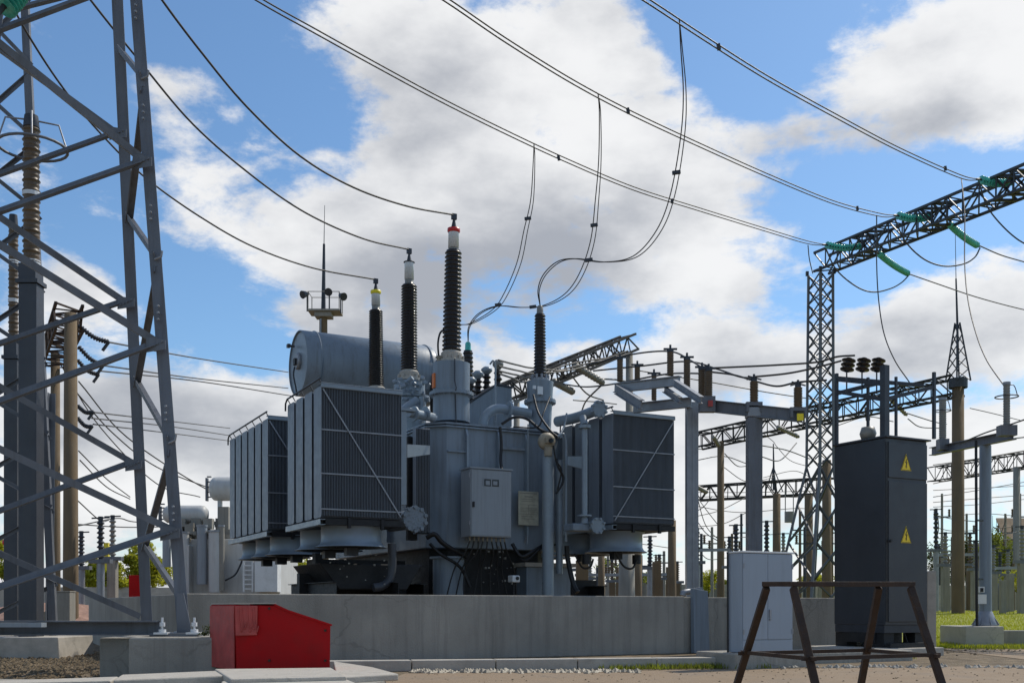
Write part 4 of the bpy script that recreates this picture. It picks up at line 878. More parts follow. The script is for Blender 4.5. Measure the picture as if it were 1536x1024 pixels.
# frame
df = thing('disconnector_frame', 'pale galvanised steel frame on a column right of the transformer, carrying small insulators', 'steel frame', G(1029, 910, 18.6)-V((0, 0, CH)), 0)
Yf = 18.6
s = MB(); s.chan(G(1029, 905, Yf), G(1029, 604, Yf), .20, .20, .012, up=V((0, -1, 0)), fx=1)
s.box(G(1037, 0, Yf).x, G(1037, 0, Yf).x+.04, Yf-.12, Yf+.1, .4, G(0, 615, Yf).z); P('column', s, 'galv', df)
def gbeam(p, q, w=.10, h=.17, n='beam', m='galv', par=df): s = MB(); s.ibeam(p, q, w, h, .014); return P(n, s, m, par)
gbeam(G(950, 612, 19.4), G(1037, 603, 18.4))
gbeam(G(922, 582, 19.6), G(1020, 571, 18.6))
gbeam(G(926, 584, 19.5), G(962, 607, 18.6)); gbeam(G(1012, 574, 18.5), G(1052, 600, 17.4), .08, .12)
gbeam(G(997, 584, 18.9), G(1020, 600, 18.2), .08, .10)
gbeam(G(1050, 607, 18.1), G(1205, 624, 16.9), .10, .20, m='tower')
s = MB(); p = G(1060, 606, 17.9); s.box(p.x-.13, p.x+.13, p.y-.1, p.y+.05, p.z-.14, p.z+.12); P('bracket', s, 'tower', df)
s = MB(); p = G(1065, 604, 17.78); s.box(p.x-.035, p.x+.045, p.y-.02, p.y, p.z-.06, p.z+.04); P('marker_plate', s, 'redl', df)
s = MB(); p = G(1201, 624, 16.83); s.box(p.x-.06, p.x+.04, p.y-.02, p.y, p.z-.07, p.z+.04); P('marker_plate', s, 'yel', df)
for px, y0, y1, Y, r in ((930, 572, 540, 21, .055), (956, 572, 551, 21, .05), (1005.5, 563, 528, 19, .055), (981, 600, 564, 20, .045), (1030.5, 582, 540, 19, .055), (1053, 595, 555, 18.6, .06), (1063, 595, 557, 18.4, .06)):
    a = G(px, y0, Y); b = G(px, y1, Y); s = MB(); s.lathe(sheds(0, b.z-a.z, r*.98, r*1.16, 14), a, n=12); i_ = P('insulator', s, 'porcb', df)
    s = MB(); s.cyl(b, b+V((0, 0, .05)), r*1.1, 10).box(b.x-.12, b.x+.12, b.y-.02, b.y+.02, b.z+.04, b.z+.07).cyl(b+V((0, 0, .05)), b+V((0, 0, .13)), .02, 6); P('cap', s, 'dsteel', i_)
for px, y0, y1, Y in ((1131, 603, 572, 17.4), (1197, 611, 581, 16.9)):
    a = G(px, y0, Y); b = G(px, y1, Y); s = MB(); s.lathe(sheds(0, b.z-a.z, .058, .072, 13), a, n=12); i_ = P('insulator', s, 'porcb', df)
    s = MB(); s.box(a.x-.13, a.x+.13, a.y-.05, a.y+.05, a.z-.06, a.z-.0).box(a.x-.13, a.x-.09, a.y-.05, a.y+.05, a.z-.16, a.z-.06).box(a.x+.09, a.x+.13, a.y-.05, a.y+.05, a.z-.16, a.z-.06); P('bracket', s, 'tower', i_)
    s = MB(); s.cyl(b, b+V((0, 0, .04)), .05, 10).bar(b+V((-.12, 0, .03)), b+V((.10, 0, .09)), .02).bar(b+V((-.1, 0, .09)), b+V((.12, 0, .03)), .02).cyl(b, b+V((0, 0, .12)), .02, 6); P('terminal', s, 'dsteel', i_)
s = MB(); a = G(1131, 826, 17.5); s.box(a.x-.115, a.x+.115, 17.385, 17.615, 0, G(0, 625, 17.4).z)
gc2 = thing('support_column', 'square blue-grey steel column with a pale cap, rising behind the blue-grey cabinet', 'column', (a.x, 17.5, 0), 0)
P('shaft', s, 'tower', gc2, bevel=.01)
s = MB(); z = G(0, 625, 17.4).z; s.box(a.x-.125, a.x+.125, 17.37, 17.63, z+.003, z+.16)
P('cap', s, 'galv', gc2, bevel=.01)

# ---------------------------------------------------------------- rusty trestle
ts = thing('trestle', 'rusty brown steel trestle with splayed legs, in front of the two cabinets', 'trestle', (2.2, 6.2, 0), 0)
FL_, BL_, FR_, BR_ = G(1190, 877, 6.0), G(1150, 877, 6.2), G(1366, 877, 6.35), G(1318, 877, 6.6)
def ground_pt(px0, py0, px1, py1, Y):
    y = HZ+CH*F/Y; x = px0+(px1-px0)*(y-py0)/(py1-py0); return G(x, y, Y)
legs = [(FL_, ground_pt(1188, 880, 1222, 1024, 5.6)), (BL_, ground_pt(1151, 880, 1106, 1024, 6.8)), (FR_, ground_pt(1362, 880, 1411, 1024, 5.95)), (BR_, ground_pt(1315, 880, 1291, 1024, 7.1))]
for a, b in legs:
    s = MB(); s.bar(a+V((0, 0, -.015)), b, .040, .040, (0, 1, 0)); P('leg', s, 'rust', ts, bevel=.004)
    s = MB(); s.box(b.x-.05, b.x+.05, b.y-.05, b.y+.05, 0.006, .02); P('foot_plate', s, 'rust', ts)
for a, b in ((FL_, FR_), (BL_, BR_), (FL_, BL_), (FR_, BR_)):
    s = MB(); d_ = (b-a).normalized()*.02; s.bar(a-d_+V((0, 0, .006)), b+d_+V((0, 0, .006)), .040, .028); P('top_rail', s, 'rust', ts, bevel=.003)
def atz(i, z): a, b = legs[i]; return lerp(a, b, (a.z-z)/(a.z-b.z))
for i, j in ((0, 2), (1, 3), (0, 1), (2, 3)):
    a, b = atz(i, .47), atz(j, .475); d_ = (b-a).normalized()*.05; s = MB(); s.bar(a-d_, b+d_, .022, .022); P('lower_rail', s, 'rust', ts)
# ---------------------------------------------------------------- lattice helpers
def truss_pts(c0, c1, n): return [lerp(c0, c1, i/n) for i in range(n+1)]
def truss(root, p, q, w, h, n, chord=.07, br=.035, m='dsteel', mk=True, up=ZV, w1=None, h1=None, thin=False):
    p = V(p); q = V(q); d = (q-p).normalized(); x = d.cross(up).normalized(); y = x.cross(d).normalized(); w1 = w1 or w; h1 = h1 or h
    cs = []
    for sx, sy in ((-1,-1),(1,-1),(1,1),(-1,1)):
        cs.append((p+x*sx*w/2+y*sy*h/2, q+x*sx*w1/2+y*sy*h1/2))
    all_ = MB()
    for a, b in cs:
        s = all_ if thin else MB()
        s.bar(a, b, chord, chord, up)
        if not thin: P('chord', s, m, root)
    for k in range(4):
        s = all_ if thin else MB(); (a0, a1), (b0, b1) = cs[k], cs[(k+1) % 4]
        A = truss_pts(a0, a1, n); B = truss_pts(b0, b1, n)
        for i in range(n):
            s.bar(*((A[i], B[i+1]) if i % 2 else (B[i], A[i+1])), br, br, d.cross(x) if k % 2 else x)
            s.bar(A[i+1], B[i+1], br*.8, br*.8, d)
        if not thin: P('bracing', s, m, root)
    return all_
# ---------------------------------------------------------------- portal gantry (right)
gt = thing('gantry_column', 'tall dark lattice steel column with flared feet, rising left of the dark cabinet', 'lattice column', GB(1231, 36), 0)
yy = 36.
bt, bm_ = G(1231, 412, yy), G(1230, 700, yy)
def col4(c, w, rot=R(28)):
    return [c+V((math.cos(rot+k*math.pi/2+math.pi/4)*w*.7071, math.sin(rot+k*math.pi/2+math.pi/4)*w*.7071, 0)) for k in range(4)]
up4, mid4 = col4(bt, .56), col4(bm_, .62); lo4 = col4(GB(1228, 36), 1.9)
lo4 = [V((p.x-.25, p.y, gz(36))) for p in lo4]
for k in range(4):
    s = MB(); s.bar(mid4[k], up4[k], .075).bar(lo4[k], mid4[k], .085); P('leg', s, 'tower', gt)
for k in range(4):
    s = MB(); A = truss_pts(mid4[k], up4[k], 13); B = truss_pts(mid4[(k+1) % 4], up4[(k+1) % 4], 13)
    for i in range(13):
        s.bar(A[i], B[i+1], .035); s.bar(B[i], A[i+1], .035)
    A = truss_pts(lo4[k], mid4[k], 4); B = truss_pts(lo4[(k+1) % 4], mid4[(k+1) % 4], 4)
    for i in range(4):
        s.bar(A[i], B[i+1], .05); s.bar(B[i], A[i+1], .05)
    P('bracing', s, 'dpost', gt)
gbm = thing('gantry_beam', 'dark lattice steel beam running from the column top to the right edge, holding green insulators', 'lattice beam', bt, 0)
p0 = G(1232, 395, 36.2); p1 = G(1590, 250, 27.6); pe_ = lerp(p0, p1, 1.5)
truss(gbm, p0, pe_, .62, .62, 24, .07, .038, 'dsteel')
s = MB(); c = col4(bt, .62); 
for k in range(4): s.bar(c[k], V((c[k].x, c[k].y, p0.z-.3)), .09)
P('saddle', s, 'dsteel', gbm)
for px in (1305, 1405, 1520):
    t = (px-1232)/(1590-1232); Ys = 1/(lerp(1/36.2, 1/27.6, t)); 
    k = (px-CX)/F; d = p1-p0; tt = (k*p0.y-p0.x)/(d.x-k*d.y); c = p0+d*tt; dn_ = d.normalized(); s = MB()
    for e_ in (-.25, .25):
        cc = c+dn_*e_; s.box(cc.x-.34, cc.x+.34, cc.y-.05, cc.y+.05, cc.z-.35, cc.z-.29).box(cc.x-.34, cc.x+.34, cc.y-.05, cc.y+.05, cc.z+.29, cc.z+.35)
        s.bar(cc+V((-.3, 0, -.3)), cc+V((.3, 0, .3)), .05).bar(cc+V((.3, 0, -.3)), cc+V((-.3, 0, .3)), .05)
    P('hanger_plate', s, 'dsteel', gbm)
# green glass strings
def string(a, b, label, r=.135, n=14, m='glass', group=None, nm='insulator_string', sag=.0):
    a = V(a); b = V(b); d = b-a; Lh = d.length; n = max(6, int(Lh/.11))
    pr = []; 
    pts = [a+d*(i/n)+V((0, 0, -sag*math.sin(math.pi*i/n))) for i in range(n+1)]
    root = thing(nm, label, 'insulator', a, 0, group)
    s = MB()
    for i in range(n):
        ax = pts[i+1]-pts[i]; l = ax.length
        s.lathe([(.03, l*.1), (r*.5, l*.2), (r, l*.5), (r*.97, l*.56), (r*.5, l*.42), (.03, l*.45)], pts[i], ax, 12)
    P('glass_discs', s, m, root)
    s = MB(); s.tube(pts, .028, 6); P('pin_cores', s, 'dsteel', root)
    s = MB(); s.cyl(a-d.normalized()*.14, a, .03, 6).cyl(b, b+d.normalized()*.14, .03, 6); P('end_fitting', s, 'dsteel', root)
    return root
Yg1, Yg2, Yg3 = 35.2, 32.6, 30.2
i1a, i1b = G(1290, 369, 34.6), G(1239, 367, 33.9)
i2a, i2b = G(1396, 325, 32.2), G(1346, 323, 31.5)
i3a, i3b = G(1518, 272, 29.8), G(1470, 269, 29.1)
string(i1a, i1b, 'lowest green glass insulator string, left end of the gantry beam', .115, sag=.08)
string(i2a, i2b, 'middle of three green glass insulator strings level with the gantry beam', .115, sag=.08)
string(i3a, i3b, 'green glass insulator string at the right end of the gantry beam', .115, sag=.08)
o1a, o1b = G(1318, 380, 33.6), G(1362, 410, 35.2)
o2a, o2b = G(1424, 336, 31.2), G(1466, 368, 32.6)
string(o1a, o1b, 'green glass insulator string sloping down below the left half of the gantry beam', .105, sag=.05)
string(o2a, o2b, 'green glass insulator string sloping down below the right half of the gantry beam', .105, sag=.05)
# ---------------------------------------------------------------- overhead conductors
def bundle(label, A, B, pix, gap, r=.014):
    t = thing('twin_conductor', label, 'power line', plan(A, B, [pix[0]])[0], 0)
    for sgn in (0, 1):
        pts = plan(A, B, pix); pts = [pts[0]+(pts[0]-pts[1])*5]+pts; pts = [p+V((0, 0, -gap*sgn*(1 if 0 < i < len(pts)-1 else .3))) for i, p in enumerate(pts)]
        MB().tube(spline(pts, 10), r, 6).build('strand', 'wire', t)
    return t
def spacer(t, pts): 
    for a, b in pts: MB().bar(a, b, .06, .05).build('spacer', 'dsteel', t)
dirn = V((-.684, -.73))
def planAB(e): return (V((e.x, e.y, 0)), V((e.x-.684*10, e.y-.73*10, 0)))
specs = [
 ('lowest twin conductor crossing the sky down to the left green insulator string', i1b, [(330, -42), (395, 0), (470, 42), (560, 92), (660, 146), (760, 196), (850, 238), (950, 280), (1050, 312), (1150, 343), (1210, 361), (1238, 367)], [(838, 234), (1008, 299)]),
 ('middle twin conductor crossing the sky down to the middle green insulator string', i2b, [(600, -48), (675, 0), (760, 58), (860, 120), (950, 168), (1050, 215), (1150, 260), (1250, 301), (1320, 320), (1345, 323)], [(942, 163), (1286, 310)]),
 ('highest twin conductor in the top right, down to the right green insulator string', i3b, [(900, -48), (975, 0), (1060, 56), (1150, 113), (1250, 169), (1350, 222), (1440, 262), (1469, 269)], [(1078, 67), (1418, 250)])]
for lb, e, pix, sps in specs:
    A, B = planAB(e); t = bundle(lb, A, B, pix, .085)
    for px, py in sps:
        p = plan(A, B, [(px, py)])[0]; spacer(t, [(p+V((-.01, 0, .01)), p+V((.01, 0, -.10)))])
def ptp(e, px, py): A, B = planAB(e); return plan(A, B, [(px, py)])[0]
def drop(label, start, tip, pix, gap=.10, r=.011):
    """pix: photo path between start and tip; depth runs evenly with path length"""
    P2 = [None]+pix+[None]; n = len(pix)+1; Ls = [0]; prev = None
    pxs = [((start.x/start.y*F+CX), HZ-(start.z-CH)/start.y*F)]+pix+[((tip.x/tip.y*F+CX), HZ-(tip.z-CH)/tip.y*F)]
    for i in range(1, len(pxs)): Ls.append(Ls[-1]+math.dist(pxs[i], pxs[i-1]))
    pts = [start]+[G(x, y, lerp(start.y, tip.y, Ls[i+1]/Ls[-1])) for i, (x, y) in enumerate(pix)]+[tip]
    t = thing('dropper_cable', label, 'cable', tip, 0)
    sp = spline(pts, 8)
    MB().tube(sp, r, 6).build('strand', 'wire', t)
    m_ = len(sp)
    MB().tube([p+V((gap*math.sin(math.pi*min(1, i/m_*1.0)), 0, 0)) for i, p in enumerate(sp)], r*.9, 6).build('strand', 'wire', t)
    for f_ in (.3, .62):
        p = sp[int(m_*f_)]; MB().bar(p+V((-.05, 0, .0)), p+V((.1, 0, .02)), .06).build('clamp', 'dsteel', t)
    return t
L1, L2, L3 = tips[3], tips[4], tips[5]
drop('left dropper hanging from the lowest twin conductor to behind the tall bushing', ptp(i1b, 801, 216), L3, [(800, 240), (796, 300), (786, 345), (775, 395), (755, 442), (738, 465), (705, 485), (682, 492)])
drop('middle dropper hanging from the middle twin conductor, looping left over the front low bushing', ptp(i2b, 897, 140), L2, [(899, 170), (898, 240), (893, 300), (886, 360), (870, 408), (848, 440), (815, 458), (780, 461), (745, 459), (718, 470), (703, 490)])
drop('right dropper hanging from the highest twin conductor and looping left to the front low bushing', ptp(i3b, 1019, 30), L1, [(1021, 70), (1025, 140), (1021, 205), (1006, 290), (985, 345), (950, 384), (905, 393), (860, 388), (835, 393), (815, 412), (807, 435)])
# leads to the three high voltage bushings
T1, T2, T3 = tips[0], tips[1], tips[2]
def lead(label, tip, pix, Y0):
    n = len(pix); pts = [G(x, y, lerp(Y0, tip.y, (i/(n))**1.15)) for i, (x, y) in enumerate(pix)]+[tip]; pts = [pts[0]+(pts[0]-pts[1])*3]+pts
    wire(label, pts, .017, name='bushing_lead')
lead('highest of three dark cables curving down from the top left to the tall front bushing', T1, [(205, -60), (240, -4), (300, 76), (370, 160), (450, 234), (530, 281), (610, 309)], 12.5)
lead('middle of three dark cables curving down from the top left to the second tall bushing', T2, [(100, -50), (141, 7), (208, 90), (290, 187), (380, 265), (460, 320), (545, 358)], 13.5)
lead('lowest of three dark cables curving down from the left to the yellow-banded bushing', T3, [(-20, -60), (48, 62), (105, 146), (160, 210), (220, 268), (300, 325), (380, 370), (470, 402)], 14.5)
# loops under the gantry and outgoing lines
def W2(label, pix, Y0, Y1, r=.016, m='wire', cat='cable', name='conductor', group=None):
    n = len(pix); return wire(label, [G(x, y, lerp(Y0, Y1, i/(n-1))) for i, (x, y) in enumerate(pix)], r, m, name, cat, group)
W2('slack jumper loop hanging below the left end of the gantry beam', [(1238, 372), (1255, 405), (1285, 430), (1310, 438), (1335, 433), (1352, 424), (1364, 412)], 34, 35.2, .022, name='jumper_loop')
W2('slack jumper loop hanging below the middle of the gantry beam', [(1342, 328), (1358, 362), (1385, 388), (1415, 399), (1445, 396), (1462, 386), (1470, 372)], 31.5, 32.6, .022, name='jumper_loop')
W2('slack jumper loop leaving the frame at the right below the gantry beam', [(1468, 272), (1480, 308), (1500, 335), (1525, 358), (1550, 372)], 29, 29, .022, name='jumper_loop')
W2('outgoing twin line running right from the left sloping green string', [(1364, 411), (1410, 427), (1460, 444), (1510, 458), (1560, 470)], 35.4, 42, .02)
W2('outgoing line running right from the right sloping green string', [(1468, 368), (1500, 382), (1530, 391), (1560, 399)], 32.8, 36, .02)
W2('short tail wire hanging from the left end of the lowest twin conductor', [(1212, 368), (1214, 388), (1219, 410)], 33.9, 35.6, .016)
W2('long thin dropper from the beam to the ring frame above the dark cabinet', [(1315, 323), (1315, 395), (1318, 450), (1326, 500), (1342, 540), (1364, 573)], 31.7, 30, .018)
W2('long thin dropper from the gantry beam to the tall insulator at the far right', [(1442, 267), (1447, 320), (1447, 395), (1452, 450), (1464, 500), (1480, 540), (1505, 577)], 29.3, 21, .014)
wire('black cable arching from the ring frame down to the dark cabinet', [FL(1265, 537, .5), FL(1285, 532, .5), FL(1300, 548, .48), FL(1303, 570, .46), FL(1302, 640, .45)], .018)
wire('black cable arching over the insulators to the right rear of the dark cabinet', [FL(1318, 543, .5), FL(1333, 558, .5), FL(1342, 590, .5), FL(1345, 650, .52)], .018)

# ---------------------------------------------------------------- instrument transformer posts at left
def iposts(px, w, ytop_i, ytop_p, ybase, Y, label, mi='porcb', wi=None, ring=False):
    b = GB(px, Y); t = thing('instrument_transformer', label, 'instrument transformer', b, 0); hw = w/2/F*Y; zt_ = G(px, ytop_p, Y).z
    s = MB(); s.box(b.x-hw, b.x+hw, Y-hw, Y+hw, gz(Y), zt_-.003); P('post', s, 'dpost', t, bevel=.01)
    s = MB(); s.box(b.x-hw*1.25, b.x+hw*1.2, Y-hw*1.2, Y+hw*1.2, zt_, zt_+.06).box(b.x-hw*1.0, b.x+hw*.9, Y-hw, Y+hw, zt_+.063, zt_+.3); P('base_box', s, 'dpost', t)
    zi0, zi1 = zt_+.31, G(px, ytop_i, Y).z; r = (wi or w)/2/F*Y
    s = MB(); s.lathe(sheds(0, zi1-zi0, r*.82, r, int((zi1-zi0)/.075), r*.9), (b.x, Y, zi0), n=20); P('insulator', s, mi, t)
    for k in ((.0, .34, .67) if not ring else (0, .5,)):
        s = MB(); z = zi0+(zi1-zi0)*k; s.lathe([(r*.7, z), (r*.98, z), (r*.98, z+.06), (r*.7, z+.06)], (b.x, Y, 0), n=16, smooth=False); P('collar', s, 'white', t)
    s = MB(); s.cyl((b.x, Y, zi1), (b.x, Y, zi1+.18), r*.9, 16, r*.75); P('head', s, 'dsteel', t)
    if ring:
        rr = .49; s = MB(); s.tube([(b.x+.02+rr*math.cos(a*math.pi/12), Y+rr*math.sin(a*math.pi/12), zi1-.30) for a in range(25)], .022, 8); rg_ = P('corona_ring', s, 'tower', t)
        s = MB(); 
        for a in range(4):
            x, y = b.x+.02+rr*math.cos(a*math.pi/2+.4), Y+rr*math.sin(a*math.pi/2+.4); s.tube([(x, y, zi1-.3), (b.x+(x-b.x)*.75, Y+(y-Y)*.75, zi1+.1), (b.x, Y, zi1+.12)], .014, 6)
        P('ring_arms', s, 'galv', rg_)
    return t
iposts(47, 27, 192, 428, 905, 16.05, 'grey steel post with a long brown insulator and pale ring, behind the near tower', wi=26, ring=True)
iposts(20, 20, 338, 540, 905, 18.5, 'slimmer grey post with a brown insulator, furthest left behind the near tower', wi=15)
# distant lattice leg at left
lt = thing('lattice_tower', 'slender second lattice tower behind the near one at the left edge', 'tower', GB(60, 16.5), 0)
a0, a1 = GB(86, 16.5), G(41, -10, 16.5); b0, b1 = GB(-150, 16.0), G(-60, -10, 16.0); c0_, c1_ = GB(40, 19), G(20, -10, 18.5)
for p, q in ((a0, a1), (b0, b1)): s = MB(); s.ang(p, q, .11, .012, UPV, fx=-1, fy=-1); P('leg', s, 'tower', lt)
for i in range(9):
    t0, t1 = i/9, (i+1)/9
    p, q = (lerp(a0, a1, t0), lerp(b0, b1, t1)); s = MB(); s.ang(p, q, .06, .008, UPV); P('brace', s, 'tower', lt)
    p, q = (lerp(b0, b1, t0), lerp(a0, a1, t1)); s = MB(); s.ang(p+V((0, .08, 0)), q+V((0, .08, 0)), .06, .008, UPV); P('brace', s, 'tower', lt)
s = MB(); s.ang(GB(70, 17.6), G(74, 590, 17.6), .10, .012, UPV); P('brace', s, 'tower', lt)
string(G(26, -14, 10.5), G(4, 12, 10.4), 'dirty green glass insulator cut off by the top left corner', .13)

# ---------------------------------------------------------------- concrete poles and far lattice beams
def cpole(px, ytop, w, Y, label, m='pole', wt=None, group=None, nm='concrete_pole', extra=None):
    b = GB(px, Y); r = w/2/F*Y; rt = (wt or w*.88)/2/F*Y; zt_ = G(px, ytop, Y).z
    s = MB(); s.lathe([(0, -.1), (r, -.1), (r, 0), (rt, zt_-b.z), (0, zt_-b.z)], b, n=12); return s.build(nm, m, label=label, cat='pole', group=group, base=b)
cpole(106, 470, 23, 30, 'thick tan concrete pole seen through the near lattice tower', wt=18)
cpole(83, 530, 15, 38, 'thinner tan concrete pole just left of the thick one, behind the lattice tower', wt=13)
def ftruss(p, q, w, h, n, label, m='dsteel', ch=.09, br=.05, nm='lattice_beam'):
    t = thing(nm, label, 'lattice beam', p, 0); truss(t, p, q, w, h, n, ch, br, m); return t
ftruss(G(104, 470, 30)+V((0, 0, -.1)), G(80, 535, 38), .7, .7, 9, 'short lattice beam linking the two tan poles at left', 'rust', .08, .05)
# left far strings, drooping to the right
for k, (x0, y0, x1, y1, Y) in enumerate(((118, 488, 163, 513, 31), (118, 520, 155, 548, 33), (116, 540, 148, 562, 35), (116, 608, 140, 618, 36), (116, 626, 138, 640, 37))):
    pts = spline([G(x0, y0, Y), G((x0+x1)/2, (y0+y1)/2+5, Y), G(x1, y1, Y)], 6); s = MB(); 
    for i in range(len(pts)-1): s.lathe([(.02, 0), (.08, .03), (.075, .05), (.02, .09)], pts[i], pts[i+1]-pts[i], 10)
    s.tube(pts, .05, 6).bar(pts[-1], pts[-1]+V((-.18, 0, -.25)), .07)
    s.build('insulator_string', 'dsteel', label='small dark insulator string drooping right of the thick tan pole, number %s from the top' % ('one two three four five'.split()[k]), cat='insulator', group='drooping strings by the tan pole')
lines = [([(163, 513), (300, 538), (432, 558)], 31, 60), ([(155, 548), (300, 568), (432, 582)], 33, 60), ([(148, 556), (300, 572), (440, 594)], 35, 60), ([(140, 618), (260, 632), (345, 642)], 36, 70), ([(138, 627), (260, 640), (345, 653)], 37, 70), ([(140, 636), (260, 650), (345, 661)], 37, 75)]
nm6 = ['highest', 'second', 'third', 'fourth', 'fifth', 'lowest']
for k, (pix, Y0, Y1) in enumerate(lines):
    W2('%s of six thin far wires between the near tower and the conservator' % nm6[k], pix, Y0, Y1, .028, group='far wires left of the transformer')
dg = [([(118, 572), (190, 655), (300, 728), (328, 735)], 40), ([(116, 590), (170, 650), (235, 700), (318, 733)], 40), ([(90, 545), (150, 640), (235, 725), (300, 745)], 45), ([(118, 676), (160, 718), (195, 745)], 45), ([(120, 690), (160, 730), (195, 748)], 45), ([(116, 750), (150, 780), (163, 780)], 45), ([(118, 788), (175, 777), (200, 782), (250, 785)], 42), ([(118, 786), (180, 790), (230, 790), (270, 788)], 42)]
for k, (pix, Y) in enumerate(dg):
    W2('thin slanting wire far off left of the white tanks, %s from the top' % ('first second third fourth fifth sixth seventh eighth'.split()[k]), pix, Y, Y+14, .028, group='slanting wires behind the near tower')

# concrete column with receding lattice beam in the centre
cpole(944, 530, 12, 30, 'square grey concrete column behind the right radiators, carrying a lattice beam end', 'poleg')
cpole(775, 600, 10, 24, 'grey concrete column mostly hidden behind the transformer lid', 'poleg')
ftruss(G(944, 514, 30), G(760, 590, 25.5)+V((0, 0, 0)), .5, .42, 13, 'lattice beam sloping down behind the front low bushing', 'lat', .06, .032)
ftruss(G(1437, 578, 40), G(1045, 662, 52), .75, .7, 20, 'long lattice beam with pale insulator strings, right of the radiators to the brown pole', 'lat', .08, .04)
cpole(1437, 572, 19, 40, 'tall brown concrete pole with a lightning spire, right of the dark cabinet', wt=17)
cpole(1081, 662, 11.5, 50, 'tan concrete pole holding the far beam left of the square steel column')
cpole(1165, 740, 13, 60, 'tan concrete pole between the steel column and the lattice column', 'pole')
cpole(1213, 742, 14, 62, 'tan concrete pole seen through the lattice column feet', 'pole')
cpole(1240, 690, 15, 44, 'shaded tan concrete pole directly behind the lattice column', 'pole')
cpole(1008, 780, 13, 34, 'tan concrete pole right of the right fan cowl', 'pole', wt=12)
cpole(902, 815, 11, 40, 'tan concrete pole under the right radiators, left one', 'pole')
cpole(940, 822, 26, 30, 'thick pale concrete pole under the right fan cowl', 'poleg')
cpole(957, 815, 13, 36, 'brown concrete pole touching the thick pale one under the right fan cowl', 'pole')
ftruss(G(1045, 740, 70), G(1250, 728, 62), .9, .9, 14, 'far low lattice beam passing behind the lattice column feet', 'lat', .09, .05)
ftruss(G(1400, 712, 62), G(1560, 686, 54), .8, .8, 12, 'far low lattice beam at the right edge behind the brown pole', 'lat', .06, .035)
cpole(1525, 700, 11, 55, 'slim grey concrete pole at the right edge holding the far low beam', 'poleg')
# spire on brown pole
sp = thing('lightning_spire', 'black lattice spire with a long rod on the tall brown pole', 'lightning rod', G(1437, 572, 40), 0)
b4 = col4(G(1437, 572, 40), .62, .3); t4 = col4(G(1436, 484, 40), .12, .3)
s = MB()
for k in range(4):
    s.bar(b4[k], t4[k], .045)
    for i in range(5): s.bar(lerp(b4[k], t4[k], i/5), lerp(b4[(k+1) % 4], t4[(k+1) % 4], (i+1)/5), .03)
P('lattice', s, 'dsteel', sp)
s = MB(); s.cyl(G(1436, 486, 40), G(1434, 418, 40), .045, 8, .03); P('rod', s, 'dsteel', sp)
s = MB(); s.cyl(G(1434, 418, 40), G(1433, 352, 40), .015, 6, .01); P('rod_tip', s, 'dsteel', sp)
s = MB(); c = G(1437, 572, 40); s.lathe([(.3, -.25), (.34, -.25), (.34, .1), (.3, .1)], c, n=14, smooth=False); P('collar', s, 'dsteel', sp)
sp2 = thing('lightning_spire', 'tiny distant lightning spire between the steel column and lattice column', 'lightning rod', G(1161, 735, 75), 0)
s = MB(); s.cyl(G(1161, 735, 75), G(1160, 665, 75), .10, 6, .04); P('rod', s, 'dsteel', sp2)
s = MB(); c = col4(G(1161, 738, 75), .9, .2)
for k in range(4): s.bar(c[k], G(1160, 700, 75), .06)
P('lattice', s, 'dsteel', sp2)
# floodlight mast
fm = thing('floodlight_mast', 'concrete mast with a floodlight platform and needle above the conservator', 'mast', GB(485, 45), 0)
s = MB(); s.cyl(GB(485, 45), G(485, 472, 45), .24, 12, .17); P('pole', s, 'pole', fm)
s = MB(); s.cyl(G(485, 470, 45), G(486, 366, 45), .10, 8, .05).cyl(G(486, 366, 45), G(487, 308, 45), .018, 6, .01); P('needle', s, 'dsteel', fm)
c = G(486, 466, 45); s = MB(); s.box(c.x-.62, c.x+.72, 44.6, 45.5, c.z-.10, c.z-.02).box(c.x-.35, c.x+.35, 44.7, 45.3, c.z-.3, c.z-.12)
for dx, dy in ((-.6, 44.62), (.7, 44.62), (-.6, 45.48), (.7, 45.48)): s.cyl((c.x+dx, dy, c.z), (c.x+dx, dy, c.z+.7), .02, 5)
s.tube([(c.x-.6, 44.62, c.z+.7), (c.x+.7, 44.62, c.z+.7), (c.x+.7, 45.48, c.z+.7), (c.x-.6, 45.48, c.z+.7), (c.x-.6, 44.62, c.z+.7)], .018, 5); P('platform', s, 'poleg', fm)
for px, py, dx in ((463, 440, -.2), (494, 436, .0), (509, 443, .2)):
    c = G(px, py, 44.7); s = MB(); s.cyl(c+V((dx*.2, 0, 0)), c+V((dx*1.1, -.22, -.12)), .09, 12, .17).tube([c+V((dx*.3, 0, -.1)), c+V((dx*.3, 0, -.75))], .03, 6); P('floodlight', s, 'dsteel', fm)
s = MB(); s.tube([G(481, 478, 44.8), G(480, 560, 44.8), G(480, 700, 44.8)], .04, 5); P('cable_duct', s, 'galv', fm)

# ---------------------------------------------------------------- right-hand insulator stand
st = thing('insulator_stand', 'grey steel column with cross beam and two tall insulators, standing on the lawn block', 'insulator stand', GB(1478, 20.6), 0)
Yr = 20.6; b = GB(1478, Yr); z0 = G(0, 938, Yr).z
s = MB(); s.cyl((b.x, Yr, z0+.02), (b.x, Yr, G(0, 668, Yr).z), .118, 20, .108); P('column', s, 'tank', st)
s = MB(); s.lathe([(.1, z0+.3), (.12, z0+.28), (.2, z0+.1), (.24, z0+.02), (.24, z0), (0, z0)], (b.x, Yr, 0), n=20)
for k in range(8): a_ = k*math.pi/4; s.poly([(b.x+.11*math.cos(a_), Yr+.11*math.sin(a_), z0+.02), (b.x+.27*math.cos(a_), Yr+.27*math.sin(a_), z0+.02), (b.x+.11*math.cos(a_), Yr+.11*math.sin(a_), z0+.26)], (.01, .01, 0))
P('foot', s, 'galv', st)
